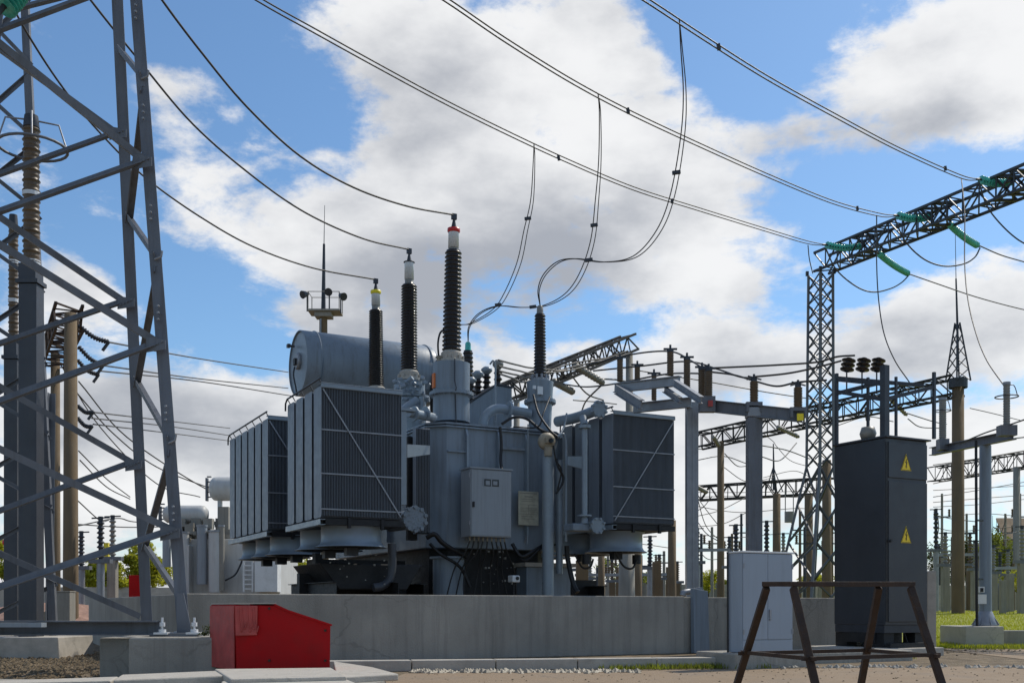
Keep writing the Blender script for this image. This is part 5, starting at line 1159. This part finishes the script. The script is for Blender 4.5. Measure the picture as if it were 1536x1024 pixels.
gbeam(G(1398, 677, 22.6), G(1520, 652, 19.6), .14, .17, m='tower', par=st)
s = MB(); p = G(1511, 652, 19.55); s.box(p.x-.16, p.x+.14, p.y-.1, p.y+.1, p.z-.02, p.z+.17); P('bracket', s, 'tower', st)
s = MB(); p = G(1414, 668, 22.0); s.box(p.x-.1, p.x+.1, p.y-.1, p.y+.1, p.z-.1, p.z+.13); P('bracket', s, 'tower', st)
def rins(px, y0, y1, Y, r, ring):
    a = G(px, y0, Y); t_ = G(px, y1, Y); s = MB(); s.lathe(sheds(0, t_.z-a.z, r*.88, r, 18), a, n=14); i_ = P('insulator', s, 'porcg', st)
    s = MB(); s.cyl(t_, t_+V((0, 0, .05)), r*1.1, 12).cyl(a-V((0, 0, .12)), a, r*.7, 12); P('cap', s, 'galv', i_)
    s = MB(); s.tube([(t_.x+ring*math.cos(k*math.pi/10), Y+ring*math.sin(k*math.pi/10), t_.z-.22) for k in range(21)], .012, 6).tube(spline([(t_.x+.05, Y, t_.z), (t_.x+ring*.7, Y, t_.z-.02), (t_.x+ring, Y, t_.z-.2)], 4), .009, 5); P('ring', s, 'dsteel', i_)
rins(1510, 645, 577, 19.6, .062, .20); rins(1414, 657, 600, 22.0, .075, .16)
s = MB(); s.tube([G(1466, 965, 20.2), G(1465, 900, 20.2), G(1464, 660, 20.2)], .028, 6); P('ladder_pipe', s, 'black', st)
for py in (780, 868): s = MB(); s.tube([G(1465, py, 20.2), G(1474, py, 20.4)], .02, 6); P('pipe_clip', s, 'black', st)
s = MB(); p = G(1474, 898, 20.4); s.box(p.x-.09, p.x+.09, 20.43, 20.46, p.z-.09, p.z+.09); P('notice', s, 'paper', st)
s = MB(); p = G(1474, 884, 20.4); s.box(p.x-.055, p.x+.055, 20.44, 20.465, p.z-.05, p.z+.06); P('notice_frame', s, 'paper', st)
s = MB(); s.box(p.x-.03, p.x+.03, 20.43, 20.438, p.z-.04, p.z+.035); P('notice_window', s, 'black', st)
W2('dark cable sloping up right from the dark cabinet top to the picture edge', [(1440, 665), (1475, 650), (1505, 640), (1540, 628)], 21, 19, .014)
s = MB(); a = G(1448, 938, 20); s.box(a.x, a.x+.73, 20, 21.2, -.02, z0); s.build('column_footing', 'concl', label='pale concrete block under the grey insulator column on the lawn', cat='concrete block', bevel=.02)
s = MB(); a = G(1500, 945, 20.3); s.box(a.x, a.x+1.6, 20.3, 20.6, -.02, G(0, 945, 20.3).z); s.build('concrete_beam', 'conc', label='low concrete beam at the right edge beside the column footing', cat='concrete block', bevel=.02)
# string of disconnect conductors (busbars) between frames
bus = [('upper busbar wire passing over the pale steel frame towards the lattice column', [(880, 548), (950, 531), (1005, 527), (1035, 540), (1060, 556)], 22, 18.6),
 ('second busbar wire passing over the pale steel frame', [(890, 556), (960, 549), (1030, 542), (1075, 553), (1110, 565), (1130, 566)], 22, 17.5),
 ('sagging busbar wire between the two small insulators on the cross beam', [(1060, 557), (1100, 562), (1131, 571), (1165, 579), (1197, 573), (1240, 570)], 18.5, 17),
 ('top busbar running right from the frame to the lattice column', [(1063, 552), (1110, 550), (1170, 547), (1225, 543), (1255, 535), (1282, 533)], 18.5, 17.2),
 ('dark busbar rising right to the ring frame insulators', [(1131, 565), (1180, 560), (1220, 552), (1262, 541)], 17.4, 17.2),
 ('lower busbar wire left of the pale frame', [(845, 576), (880, 580), (925, 575), (975, 565), (1010, 560), (1055, 560)], 23, 19),
 ('thin far wire crossing behind the small insulators', [(960, 556), (1060, 572), (1150, 588), (1230, 600)], 40, 45),
 ('thin far wire under the cross beam', [(1070, 600), (1150, 612), (1215, 614)], 40, 45)]
for lb, pix, Y0, Y1 in bus: W2(lb, pix, Y0, Y1, .017 if Y0 < 30 else .022, name='busbar_wire')
for k, (a, b) in enumerate((((748, 540), (802, 552)), ((748, 549), (805, 560)), ((748, 556), (800, 566)), ((748, 560), (790, 572)))):
    W2('%s of four dark wires running right from the small grey bushing head' % ('top', 'second', 'third', 'lowest')[k], [a, ((a[0]+b[0])/2, (a[1]+b[1])/2+1), b, (b[0]+60, b[1]+2-k*9), (b[0]+140, b[1]-26-k*4)], 21.6, 27, .02, group='wires from the small bushing head')
for k, (a, b) in enumerate((((862, 548), (905, 574)), ((830, 572), (860, 588)), ((1166, 640), (1198, 655)), ((1070, 655), (1078, 668)), ((1300, 612), (1302, 630)), ((1335, 598), (1360, 622)), ((1045, 730), (1060, 738)))):
    Y = 27 if k < 2 else 44; a_, b_ = G(*a, Y), G(*b, Y+1); n = 10; s = MB()
    for i in range(n): s.lathe([(.04, 0), (.10, .04), (.09, .06), (.04, .09)], lerp(a_, b_, i/n), b_-a_, 8)
    s.cyl(a_, b_, .06, 8); s.build('insulator_string', 'porcg', label=('pale insulator string slanting below the lattice beam behind the front low bushing, right one', 'pale insulator string slanting below the lattice beam behind the front low bushing, left one', 'pale slanting insulator string left of the lattice column under the long beam', 'short pale insulator string beside the far pole right of the transformer', 'pale insulator string hanging under the beam behind the roof frame', 'pale insulator string reaching down right behind the roof frame', 'short pale insulator string right of the pale frame column, half way down')[k], cat='insulator')
# web of thin wires behind
web = [([(905, 575), (880, 600), (872, 618)], 28), ([(895, 568), (930, 570), (960, 578)], 28), ([(855, 560), (880, 590), (905, 600)], 30), ([(1045, 690), (1085, 684), (1120, 695)], 50), ([(1087, 680), (1105, 698), (1120, 699)], 50), ([(1143, 668), (1180, 675), (1215, 688)], 44), ([(1143, 685), (1170, 690), (1195, 664)], 44),
 ([(1040, 738), (1130, 738), (1250, 735)], 70), ([(1040, 745), (1120, 744), (1220, 746)], 70), ([(1040, 775), (1080, 765), (1120, 745)], 60), ([(1040, 790), (1085, 785), (1120, 768)], 60), ([(1042, 740), (1060, 765), (1078, 788)], 60), ([(1045, 742), (1060, 790), (1090, 818)], 58), ([(1068, 744), (1055, 760), (1041, 768)], 60),
 ([(1400, 697), (1450, 690), (1540, 676)], 50), ([(1400, 725), (1460, 712), (1540, 700)], 55), ([(1400, 745), (1460, 736), (1540, 722)], 60), ([(1400, 753), (1460, 748), (1540, 742)], 65), ([(1400, 760), (1470, 756), (1540, 748)], 70), ([(1400, 735), (1460, 732), (1540, 728)], 70), ([(1402, 772), (1430, 778), (1465, 782)], 50),
 ([(1455, 612), (1490, 620), (1530, 630)], 60), ([(1362, 620), (1400, 632), (1420, 636)], 46), ([(1362, 628), (1380, 640), (1410, 642)], 46), ([(1250, 640), (1300, 625), (1340, 632)], 48), ([(860, 600), (900, 603), (925, 606)], 40), ([(1205, 728), (1230, 750), (1250, 738)], 60), ([(1460, 668), (1500, 660), (1540, 655)], 30), ([(1085, 815), (1060, 800), (1045, 780)], 50)]
where = ['right of the front low bushing', 'right of the pale column', 'left of the lattice column', 'right of the dark cabinet']
for k, (pix, Y) in enumerate(web):
    x = sum(p[0] for p in pix)/len(pix); y = sum(p[1] for p in pix)/len(pix)
    wh = where[0] if x < 1000 else where[1] if x < 1125 else where[2] if x < 1260 else where[3]
    lv = 'high up' if y < 660 else 'half way up' if y < 735 else 'low down'
    W2('thin far wire %s, %s, one of the tangle there' % (wh, lv), pix, Y, Y+4, .024, name='far_wire', group='tangle of far wires '+wh+' '+lv)
# ---------------------------------------------------------------- low switchyard equipment behind
rr_ = random.Random(11)
def equip(px, ytop, Y, kind, label, group):
    b = GB(px, Y); zt_ = G(px, ytop, Y).z; h = zt_-b.z
    t = thing('post_insulator', label, 'insulator post', b, 0, group)
    s = MB(); hs = h*.58
    s.box(b.x-.13, b.x+.13, Y-.13, Y+.13, b.z-.1, b.z+hs) if kind != 2 else s.cyl(b, b+V((0, 0, hs)), .11, 10)
    P('support', s, ('poleg', 'pole', 'galv')[kind], t)
    s = MB(); s.box(b.x-.3, b.x+.3, Y-.12, Y+.12, b.z+hs+.003, b.z+hs+.12); P('cross_head', s, 'tower', t)
    s = MB(); s.lathe(sheds(0, h*.36, .06, .11, 8), (b.x, Y, b.z+hs+.125), n=10); P('insulator', s, ('porcg', 'porcb', 'dsteel')[kind], t)
    s = MB(); s.cyl((b.x, Y, b.z+hs+h*.36+.12), (b.x, Y, b.z+hs+h*.36+.25), .07, 8).bar((b.x-.25, Y, b.z+h*.94+.2), (b.x+.25, Y, b.z+h*.94+.22), .04); P('terminal', s, 'dsteel', t)
row = [(122, 800, 34, 2), (151, 778, 30, 2), (169, 775, 33, 0), (870, 812, 42, 1), (885, 835, 46, 0), (918, 842, 48, 1), (975, 806, 40, 2), (989, 835, 44, 1), (1016, 845, 50, 1), (1046, 793, 42, 2), (1104, 788, 38, 2), (1150, 782, 40, 2), (1175, 800, 48, 0), (1094, 806, 46, 2),
       (1404, 762, 44, 2), (1418, 800, 42, 0), (1455, 800, 50, 1), (1462, 812, 46, 0), (1490, 820, 44, 0), (1500, 830, 52, 2), (1512, 826, 48, 0), (1533, 790, 40, 0)]
gx = ['seen between the near tower legs', 'seen under the right radiators', 'seen beyond the pale frame column', 'seen right of the dark cabinet']
cnt = {}
row.sort()
words = ['leftmost', 'second from left', 'third from left', 'fourth from left', 'fifth from left', 'sixth from left', 'seventh from left', 'eighth from left']
for px, yt, Y, kd in row:
    g_ = gx[0] if px < 300 else gx[1] if px < 1030 else gx[2] if px < 1300 else gx[3]; c_ = cnt.get(g_, 0); cnt[g_] = c_+1
    equip(px, yt, Y, kd, 'small post insulator %s, %s' % (g_, words[c_]), 'low post insulators '+g_)
dense = [(x, yt, Y) for x, yt, Y in [(1052, 800, 55), (1068, 790, 58), (1098, 800, 60), (1112, 770, 62), (1128, 826, 52), (1200, 765, 60), (1207, 790, 55), (1222, 800, 58), (1248, 770, 60), (1258, 790, 58),
  (1408, 815, 58), (1413, 740, 62), (1422, 830, 52), (1428, 805, 60), (1450, 770, 62), (1466, 840, 55), (1494, 800, 58), (1508, 770, 62), (1520, 845, 50), (1530, 740, 60), (896, 850, 52), (912, 830, 58), (926, 850, 54), (962, 832, 58), (996, 826, 56), (1001, 850, 50)]]
dense.sort(); cnt2 = {}
big = 'first second third fourth fifth sixth seventh eighth ninth tenth eleventh twelfth'.split()
for x, yt, Y in dense:
    g_ = gx[1] if x < 1030 else gx[2] if x < 1300 else gx[3]; c_ = cnt2.get(g_, 0); cnt2[g_] = c_+1
    b = GB(x, Y); t_ = G(x, yt, Y); t = thing('switch_pole', 'thin distant switchyard pole %s, %s from the left' % (g_, big[c_]), 'pole', b, 0, 'thin distant poles '+g_)
    s = MB(); s.cyl(b, t_, .09, 6, .07); P('pole', s, ('dsteel', 'poleg', 'pole')[c_ % 3], t)
    s = MB(); s.bar(lerp(b, t_, .8)+V((-.5, 0, 0)), lerp(b, t_, .8)+V((.5, 0, 0)), .07)
    P('cross_arm', s, 'dsteel', t)
    for q in (-.42, .42): s = MB(); s.lathe(sheds(0, .4, .05, .09, 4), lerp(b, t_, .8)+V((q, 0, .04)), n=8); P('insulator', s, 'porcb', t)
more = [([(1040, 800), (1100, 806), (1180, 800), (1250, 806)], 58), ([(1040, 758), (1110, 768), (1200, 762), (1250, 770)], 62), ([(1085, 700), (1120, 722), (1160, 716)], 60), ([(1145, 650), (1160, 662), (1163, 667)], 70), ([(1163, 667), (1185, 690), (1215, 700)], 70), ([(1145, 716), (1190, 706), (1215, 715)], 64),
 ([(1400, 790), (1440, 796), (1540, 788)], 58), ([(1400, 806), (1460, 812), (1540, 806)], 56), ([(1400, 778), (1470, 770), (1540, 775)], 64), ([(1405, 826), (1440, 815), (1500, 822)], 52), ([(1405, 765), (1408, 790), (1404, 812)], 50), ([(1490, 790), (1510, 800), (1533, 795)], 50), ([(860, 810), (900, 822), (950, 815), (1010, 822)], 55), ([(1045, 820), (1062, 838), (1090, 836)], 55)]
for k, (pix, Y) in enumerate(more):
    x = sum(p[0] for p in pix)/len(pix); wh = where[0] if x < 1000 else where[1] if x < 1125 else where[2] if x < 1260 else where[3]
    W2('slack thin distant wire low %s, strung between the thin poles' % wh, pix, Y, Y+3, .022, name='far_wire', group='slack distant wires low '+wh)
s = MB()
for k, (x0, x1, py, Y) in enumerate(((862, 1000, 862, 44), (1400, 1480, 832, 46), (1480, 1536, 852, 46), (1040, 1095, 825, 44))):
    a, b = G(x0, py, Y), G(x1, py-1, Y); MB().bar(a, b, .10, .12).build('busbar_rail', 'galv', label=('thin horizontal rail low behind the right fan cowl', 'thin horizontal rail right of the dark cabinet', 'lower thin rail at the right edge by the trees', 'short thin rail left of the blue-grey cabinet')[k], cat='rail')
# stub concrete blocks standing in the yard
for px, yt, w_, Y, lb in ((873, 840, 18, 36, 'short tan concrete pier left of the fan hose'), (985, 842, 12, 38, 'short brown concrete pier behind the wall, right of the fan cowl'), (1515, 860, 9, 42, 'low grey concrete pier on the far lawn at right'), (1504, 870, 8, 40, 'low pale concrete pier on the far lawn, beside the taller one')):
    b = GB(px, Y); hw = w_/2/F*Y; s = MB(); s.box(b.x-hw, b.x+hw, Y-hw, Y+hw, b.z-.1, G(0, yt, Y).z); s.build('concrete_pier', 'pole' if 'grey' not in lb and 'pale' not in lb else 'poleg', label=lb, cat='pier', bevel=.01)
b = G(1184, 775, 40); s = MB(); s.cyl((b.x, 40, b.z-.2), (b.x, 40, b.z+.2), .18, 14).bar((b.x-.15, 40, b.z+.2), (b.x-.15, 40, b.z+1.0), .03).bar((b.x+.15, 40, b.z+.2), (b.x+.15, 40, b.z+1.0), .03); s.build('wave_trap', 'porcg', label='small hanging drum beside the far tan pole left of the lattice column', cat='drum')
# ---------------------------------------------------------------- far concrete fence
def fence(x0, x1, Y0, Y1, ytop, label, n):
    a, b = GB(x0, Y0), GB(x1, Y1); t = thing('concrete_fence', label, 'fence', (a+b)/2, 0); za = G(0, ytop, (Y0+Y1)/2).z
    for i in range(n):
        p, q = lerp(a, b, i/n), lerp(a, b, (i+1)/n); d_ = (q-p).normalized()*.06; nrm = V((-d_.y, d_.x, 0)).normalized()
        s = MB(); s.poly([p+d_-nrm*.04, q-d_-nrm*.04, q-d_+nrm*.04, p+d_+nrm*.04], (0, 0, za-p.z)); P('panel', s, 'concl', t)
        s = MB(); s.box(p.x-.09, p.x+.09, p.y-.09, p.y+.09, p.z, za+.08); P('post', s, 'poleg', t)
fence(-200, 330, 52, 56, 880, 'far pale concrete panel fence seen between the tower legs', 9)
fence(800, 1330, 62, 66, 876, 'far pale concrete panel fence behind the yard poles', 10)
fence(1395, 1640, 50, 56, 879, 'pale concrete panel fence at the back of the lawn', 6)
# ---------------------------------------------------------------- trees and bushes
def crown(s, c, rad, n, size, rnd, clumps=9, squash=1):
    cl = []
    for _ in range(clumps):
        while True:
            p = V((rnd.uniform(-1, 1), rnd.uniform(-1, 1), rnd.uniform(-1, 1)))
            if p.length < 1: break
        cl.append((p*.72, rnd.uniform(.22, .5)))
    for i in range(n):
        p, r = cl[rnd.randrange(clumps)]; d = V((rnd.gauss(0, 1), rnd.gauss(0, 1), rnd.gauss(0, 1))).normalized()*r*(rnd.random()**.45)
        q = p+d; pt = V((c[0]+q.x*rad[0], c[1]+q.y*rad[1], c[2]+q.z*rad[2]))
        a = V((rnd.gauss(0, 1), rnd.gauss(0, 1), rnd.gauss(0, .7))).normalized()*size*rnd.uniform(.5, 1.3); b = a.cross(V((rnd.gauss(0, 1), rnd.gauss(0, 1), rnd.gauss(0, 1)))).normalized()*size*rnd.uniform(.25, .5)
        s.add([pt-a*.5, pt+b*.5, pt+a*.5, pt-b*.5], [(0, 1, 2, 3)])
def tree(px, ytop, ylow, w, Y, m, label, n=2600, size=.16, trunk=True, seed=1, clumps=12, nm='tree'):
    rnd = random.Random(seed); b = GB(px, Y); zt_ = G(0, ytop, Y).z; zl = max(b.z, G(0, ylow, Y).z); hw = w/2/F*Y
    t = thing(nm, label, 'tree' if trunk else 'bush', b, 0); c = (b.x, Y, (zt_+zl)/2); rad = (hw*1.15, hw*1.0, (zt_-zl)/2*1.15)
    s = MB(); crown(s, c, rad, n, size, rnd, clumps); P('crown', s, m, t)
    s = MB(); top = V((b.x, Y, zl+(zt_-zl)*.6)); r0 = .12 if trunk else .04
    s.tube([b, lerp(b, top, .5)+V((.05, 0, 0)), top], [r0, r0*.7, r0*.2], 7)
    for k in range(9):
        h = rnd.uniform(.35, .9); p = lerp(b, top, h); e_ = V((c[0]+rnd.uniform(-.8, .8)*rad[0], Y+rnd.uniform(-.8, .8)*rad[1], c[2]+rnd.uniform(-.3, .9)*rad[2]))
        s.tube([p, lerp(p, e_, .5)+V((0, 0, .1)), e_], [r0*.4, r0*.25, r0*.08], 5)
    P('trunk', s, 'bark', t)
tree(215, 816, 885, 90, 58, 'leafy', 'bright yellow-green bush between the two right legs of the near tower', 9000, .26, False, 2, nm='bush')
tree(135, 828, 890, 70, 57, 'leafy', 'yellow-green bush right of the thick tan pole', 6500, .26, False, 3, nm='bush')
tree(176, 845, 890, 50, 55, 'leafy', 'low yellow-green bush behind the two thin posts', 4000, .24, False, 4, nm='bush')
tree(8, 800, 885, 70, 55, 'leafy', 'yellow-green bush at the left picture edge', 6000, .25, False, 5, nm='bush')
tree(447, 838, 892, 64, 60, 'leafy', 'bright bush showing under the left radiators', 6000, .24, False, 6, nm='bush')
tree(930, 828, 888, 70, 60, 'leaf', 'thin leafy bush behind the poles under the right fan cowl', 1300, .2, False, 7, nm='bush')
tree(880, 856, 892, 36, 62, 'leafy', 'small bush low behind the wall right of the transformer leg', 900, .2, False, 8, nm='bush')
tree(1062, 846, 888, 52, 60, 'leafy', 'yellow-green bush between the pale frame column and the tan pole', 1800, .2, False, 9, nm='bush')
tree(1490, 770, 890, 44, 56, 'leaf', 'tall sparse green tree right of the grey insulator column', 2600, .2, True, 10)
tree(1452, 792, 880, 50, 60, 'leafd', 'dark sparse tree just right of the brown pole', 1500, .18, True, 12)
tree(1520, 800, 890, 60, 62, 'leafd', 'dark tree at the right edge in front of the beige building', 2600, .2, True, 13)
tree(1410, 800, 885, 60, 66, 'leafd', 'dark sparse tree between the dark cabinet and the brown pole', 1500, .2, True, 21)
tree(1478, 800, 885, 120, 70, 'leaf', 'broad green tree at the back right of the lawn', 7000, .26, True, 22, 16)
tree(1110, 858, 892, 90, 66, 'leaf', 'low green bush far behind the blue-grey cabinet', 3000, .22, False, 23, nm='bush')
tree(960, 858, 892, 80, 68, 'leaf', 'low green bush far behind the pale pole under the fan cowl', 3000, .22, False, 24, nm='bush')
tree(1225, 856, 892, 60, 66, 'leafy', 'low yellowish bush behind the lattice column feet', 2500, .22, False, 25, nm='bush')
tree(1530, 850, 895, 60, 49, 'leafy', 'bright low bush at the right edge of the lawn', 1500, .16, False, 14, nm='bush')
rnd = random.Random(4)
s = MB(); crown(s, (-2.95, 10.6, A0.z+.03), (.2, .2, .09), 600, .03, rnd, 7); s.build('weed_tuft', 'leafd', label='small dark weed tuft on the tower footing against the red box', cat='plant')
# beige building at the far right
bd = thing('building', 'beige gabled building at the far right behind the trees', 'building', GB(1540, 75), 0)
a = G(1508, 800, 75); b = G(1640, 800, 75)
s = MB(); s.box(a.x, b.x, 75, 81, gz(75), G(0, 808, 75).z); P('wall', s, 'bwall', bd)
s = MB(); zr0 = G(0, 810, 75).z; s.poly([(a.x-.2, 74.8, zr0+.002), (a.x+.7, 78, zr0+1.7), (b.x, 78, zr0+1.7), (b.x, 74.8, zr0+.002)], (0, 0, .12)); P('roof', s, 'pole', bd)
for k in range(6):
    s = MB(); z = gz(75)+.5+k*.62; s.box(a.x+.4, b.x-.4, 74.96, 74.995, z, z+.16); P('cladding_strip', s, 'white', bd)
# red rubble heap and yellow barrels at left
hp_ = MB(); hr = random.Random(9); n = 13
vs = []; 
for j in range(n):
    for i in range(n):
        x = i/(n-1)*2-1; y = j/(n-1)*2-1; r_ = max(0, 1-x*x*.9-y*y*.9); vs.append((-13.6+x*2.6, 31.5+y*2.2, gz(31.5)-.05+r_*.62*hr.uniform(.8, 1.15)))
hp_.add(vs, [(j*n+i, j*n+i+1, (j+1)*n+i+1, (j+1)*n+i) for j in range(n-1) for i in range(n-1)]); hp_.build('rubble_heap', 'brick', label='low heap of reddish rubble behind the near tower', cat='rubble')
for k, (px, Y, lb) in enumerate(((66, 24, 'olive yellow barrel right of the grey post, left one'), (76, 24.4, 'olive yellow barrel right of the grey post, right one'))):
    b = GB(px, Y); s = MB(); s.cyl(b, b+V((0, 0, .55)), .12, 16).lathe([(.12, .18), (.128, .19), (.12, .2)], b, n=16).lathe([(.12, .36), (.128, .37), (.12, .38)], b, n=16); s.build('barrel', 'beige', label=lb, cat='barrel')
for k, (px, yt, yb, w_, Y, m_, lb) in enumerate(((98, 888, 925, 22, 24, 'poleg', 'grey concrete block at the foot of the thick tan pole'), (160, 815, 852, 7, 38, 'yel', 'narrow yellow panel on the thin post'), (11, 800, 892, 5, 26, 'dsteel', 'thin dark post with a red top at the left edge'))):
    c = G(px, yt, Y); e_ = G(px, yb, Y); hw = w_/2/F*Y; s = MB(); s.box(c.x-hw, c.x+hw, Y-hw, Y+hw, e_.z if k in (1,) else gz(Y), c.z)
    s.box(c.x-hw*1.06, c.x+hw*1.06, Y-hw*1.06, Y+hw*1.06, c.z+.003, c.z+.03); s.build(('concrete_block', 'warning_panel', 'marker_post')[k], m_, label=lb, cat=('block', 'panel', 'post')[k], bevel=.008)
s = MB(); s.ball(G(9, 813, 26)+V((0, 0, 0)), .09); s.build('red_lamp', 'redc', label='small round red ball on the thin dark post at the left edge', cat='ball')
# ---------------------------------------------------------------- second transformer behind at left (white)
t2 = thing('power_transformer', 'second, off-white transformer with two white drums, behind the left radiators', 'transformer', GB(320, 36), 0)
Y2 = 36
def Q(px, py, dy=0): return G(px, py, Y2+dy)
s = MB(); s.box(Q(268, 0).x, Q(420, 0).x, Y2, Y2+3, gz(36), Q(0, 808).z); P('tank', s, 'wtank', t2, bevel=.03)
for px, w_, yt, yb, m_ in ((303, 15, 790, 876, 'pale'), (322, 18, 798, 888, 'wtank'), (332, 9, 790, 885, 'poleg'), (276, 14, 800, 888, 'wtank'), (250, 12, 802, 850, 'pale')):
    a = Q(px, yt, -.4); b = Q(px, yb, -.4); s = MB(); s.cyl(b, a, w_/2/F*Y2, 20); P('cylinder', s, m_, t2)
    s = MB(); s.cyl(a+V((0, 0, .003)), a+V((0, 0, .07)), w_/2/F*Y2*1.12, 20); P('cylinder_lid', s, 'galv', t2)
s = MB(); s.box(Q(280, 0).x, Q(290, 0).x, Y2-.5, Y2-.02, gz(36), Q(0, 818).z); P('door_panel', s, 'wtank', t2, bevel=.02)
for x0, x1, y0, y1, nm_, dy in ((364, 380, 838, 887, 'ladder', -.5), (382, 416, 838, 887, 'housing', -.6)):
    s = MB()
    if nm_ == 'ladder':
        A_, B_ = Q(x0, y1, dy), Q(x1, y0, dy); s.box(A_.x, A_.x+.06, Y2+dy, Y2+dy+.05, A_.z, B_.z).box(B_.x-.06, B_.x, Y2+dy, Y2+dy+.05, A_.z, B_.z)
        for k in range(7): z = A_.z+(B_.z-A_.z)*(k+.5)/7; s.box(A_.x+.062, B_.x-.062, Y2+dy, Y2+dy+.05, z, z+.04)
    else: A_, B_ = Q(x0, y1, dy), Q(x1, y0, dy); s.box(A_.x, B_.x, Y2+dy, Y2-.02, A_.z, B_.z)
    P(nm_, s, 'white', t2)
for px0, px1, pyc, r_, dy in ((246, 312, 771, 13.5, .6), (316, 372, 733, 18, 1.6)):
    a = Q(px0, pyc, dy); b = Q(px1, pyc, dy); rr = r_/F*(Y2+dy); s = MB()
    s.lathe([(0, 0), (rr*.7, .02), (rr*.95, .12), (rr, .25), (rr, (b-a).length-.25), (rr*.95, (b-a).length-.12), (rr*.6, (b-a).length-.02), (0, (b-a).length)], a, b-a, 28); dr = P('drum', s, 'wtank', t2)
    s = MB(); s.box(a.x-.16, a.x-.10, a.y-.1, a.y+.1, a.z-rr*1.0, a.z+rr*.9)
    for k in range(5): s.box(a.x-.12, a.x+.02, a.y-.05, a.y+.05, a.z-rr+.12+k*rr*.42, a.z-rr+.16+k*rr*.42)
    P('gauge_ladder', s, 'tower', dr)
    s = MB()
    for t_ in (.25, .8): p = lerp(a, b, t_); s.box(p.x-.06, p.x+.06, p.y-.1, p.y+.1, Q(0, 800).z, p.z-rr*.85)
    P('drum_leg', s, 'wtank', dr)
s = MB(); hr = random.Random(5)
for _ in range(60):
    p = Q(hr.uniform(262, 345), hr.uniform(783, 812), hr.uniform(0, 1.2)); r_ = hr.uniform(.05, .16); s.box(p.x-r_, p.x+r_, p.y-r_, p.y+r_, p.z-r_, p.z+r_*1.4)
P('lid_fittings', s, 'poleg', t2)
s = MB(); s.box(Q(322, 0).x, Q(338, 0).x, Y2+.4, Y2+1.8, Q(0, 812).z, Q(0, 757).z-.02).box(Q(264, 0).x, Q(345, 0).x, Y2+.3, Y2+1.6, Q(0, 812).z-.1, Q(0, 800).z); P('upper_frame', s, 'poleg', t2)
s = MB(); s.tube(spline([Q(338, 870, -.3), Q(352, 862, -.4), Q(360, 848, -.4), Q(365, 835, -.4)]), .03, 6); P('hose', s, 'dsteel', t2)
wr = MB(); wr.box(Q(225, 0).x, Q(245, 0).x, 34, 34.6, gz(34), G(0, 862, 34).z); wr.build('fire_box', 'red', label='red fire cabinet between the right legs of the near tower', cat='box', bevel=.01)
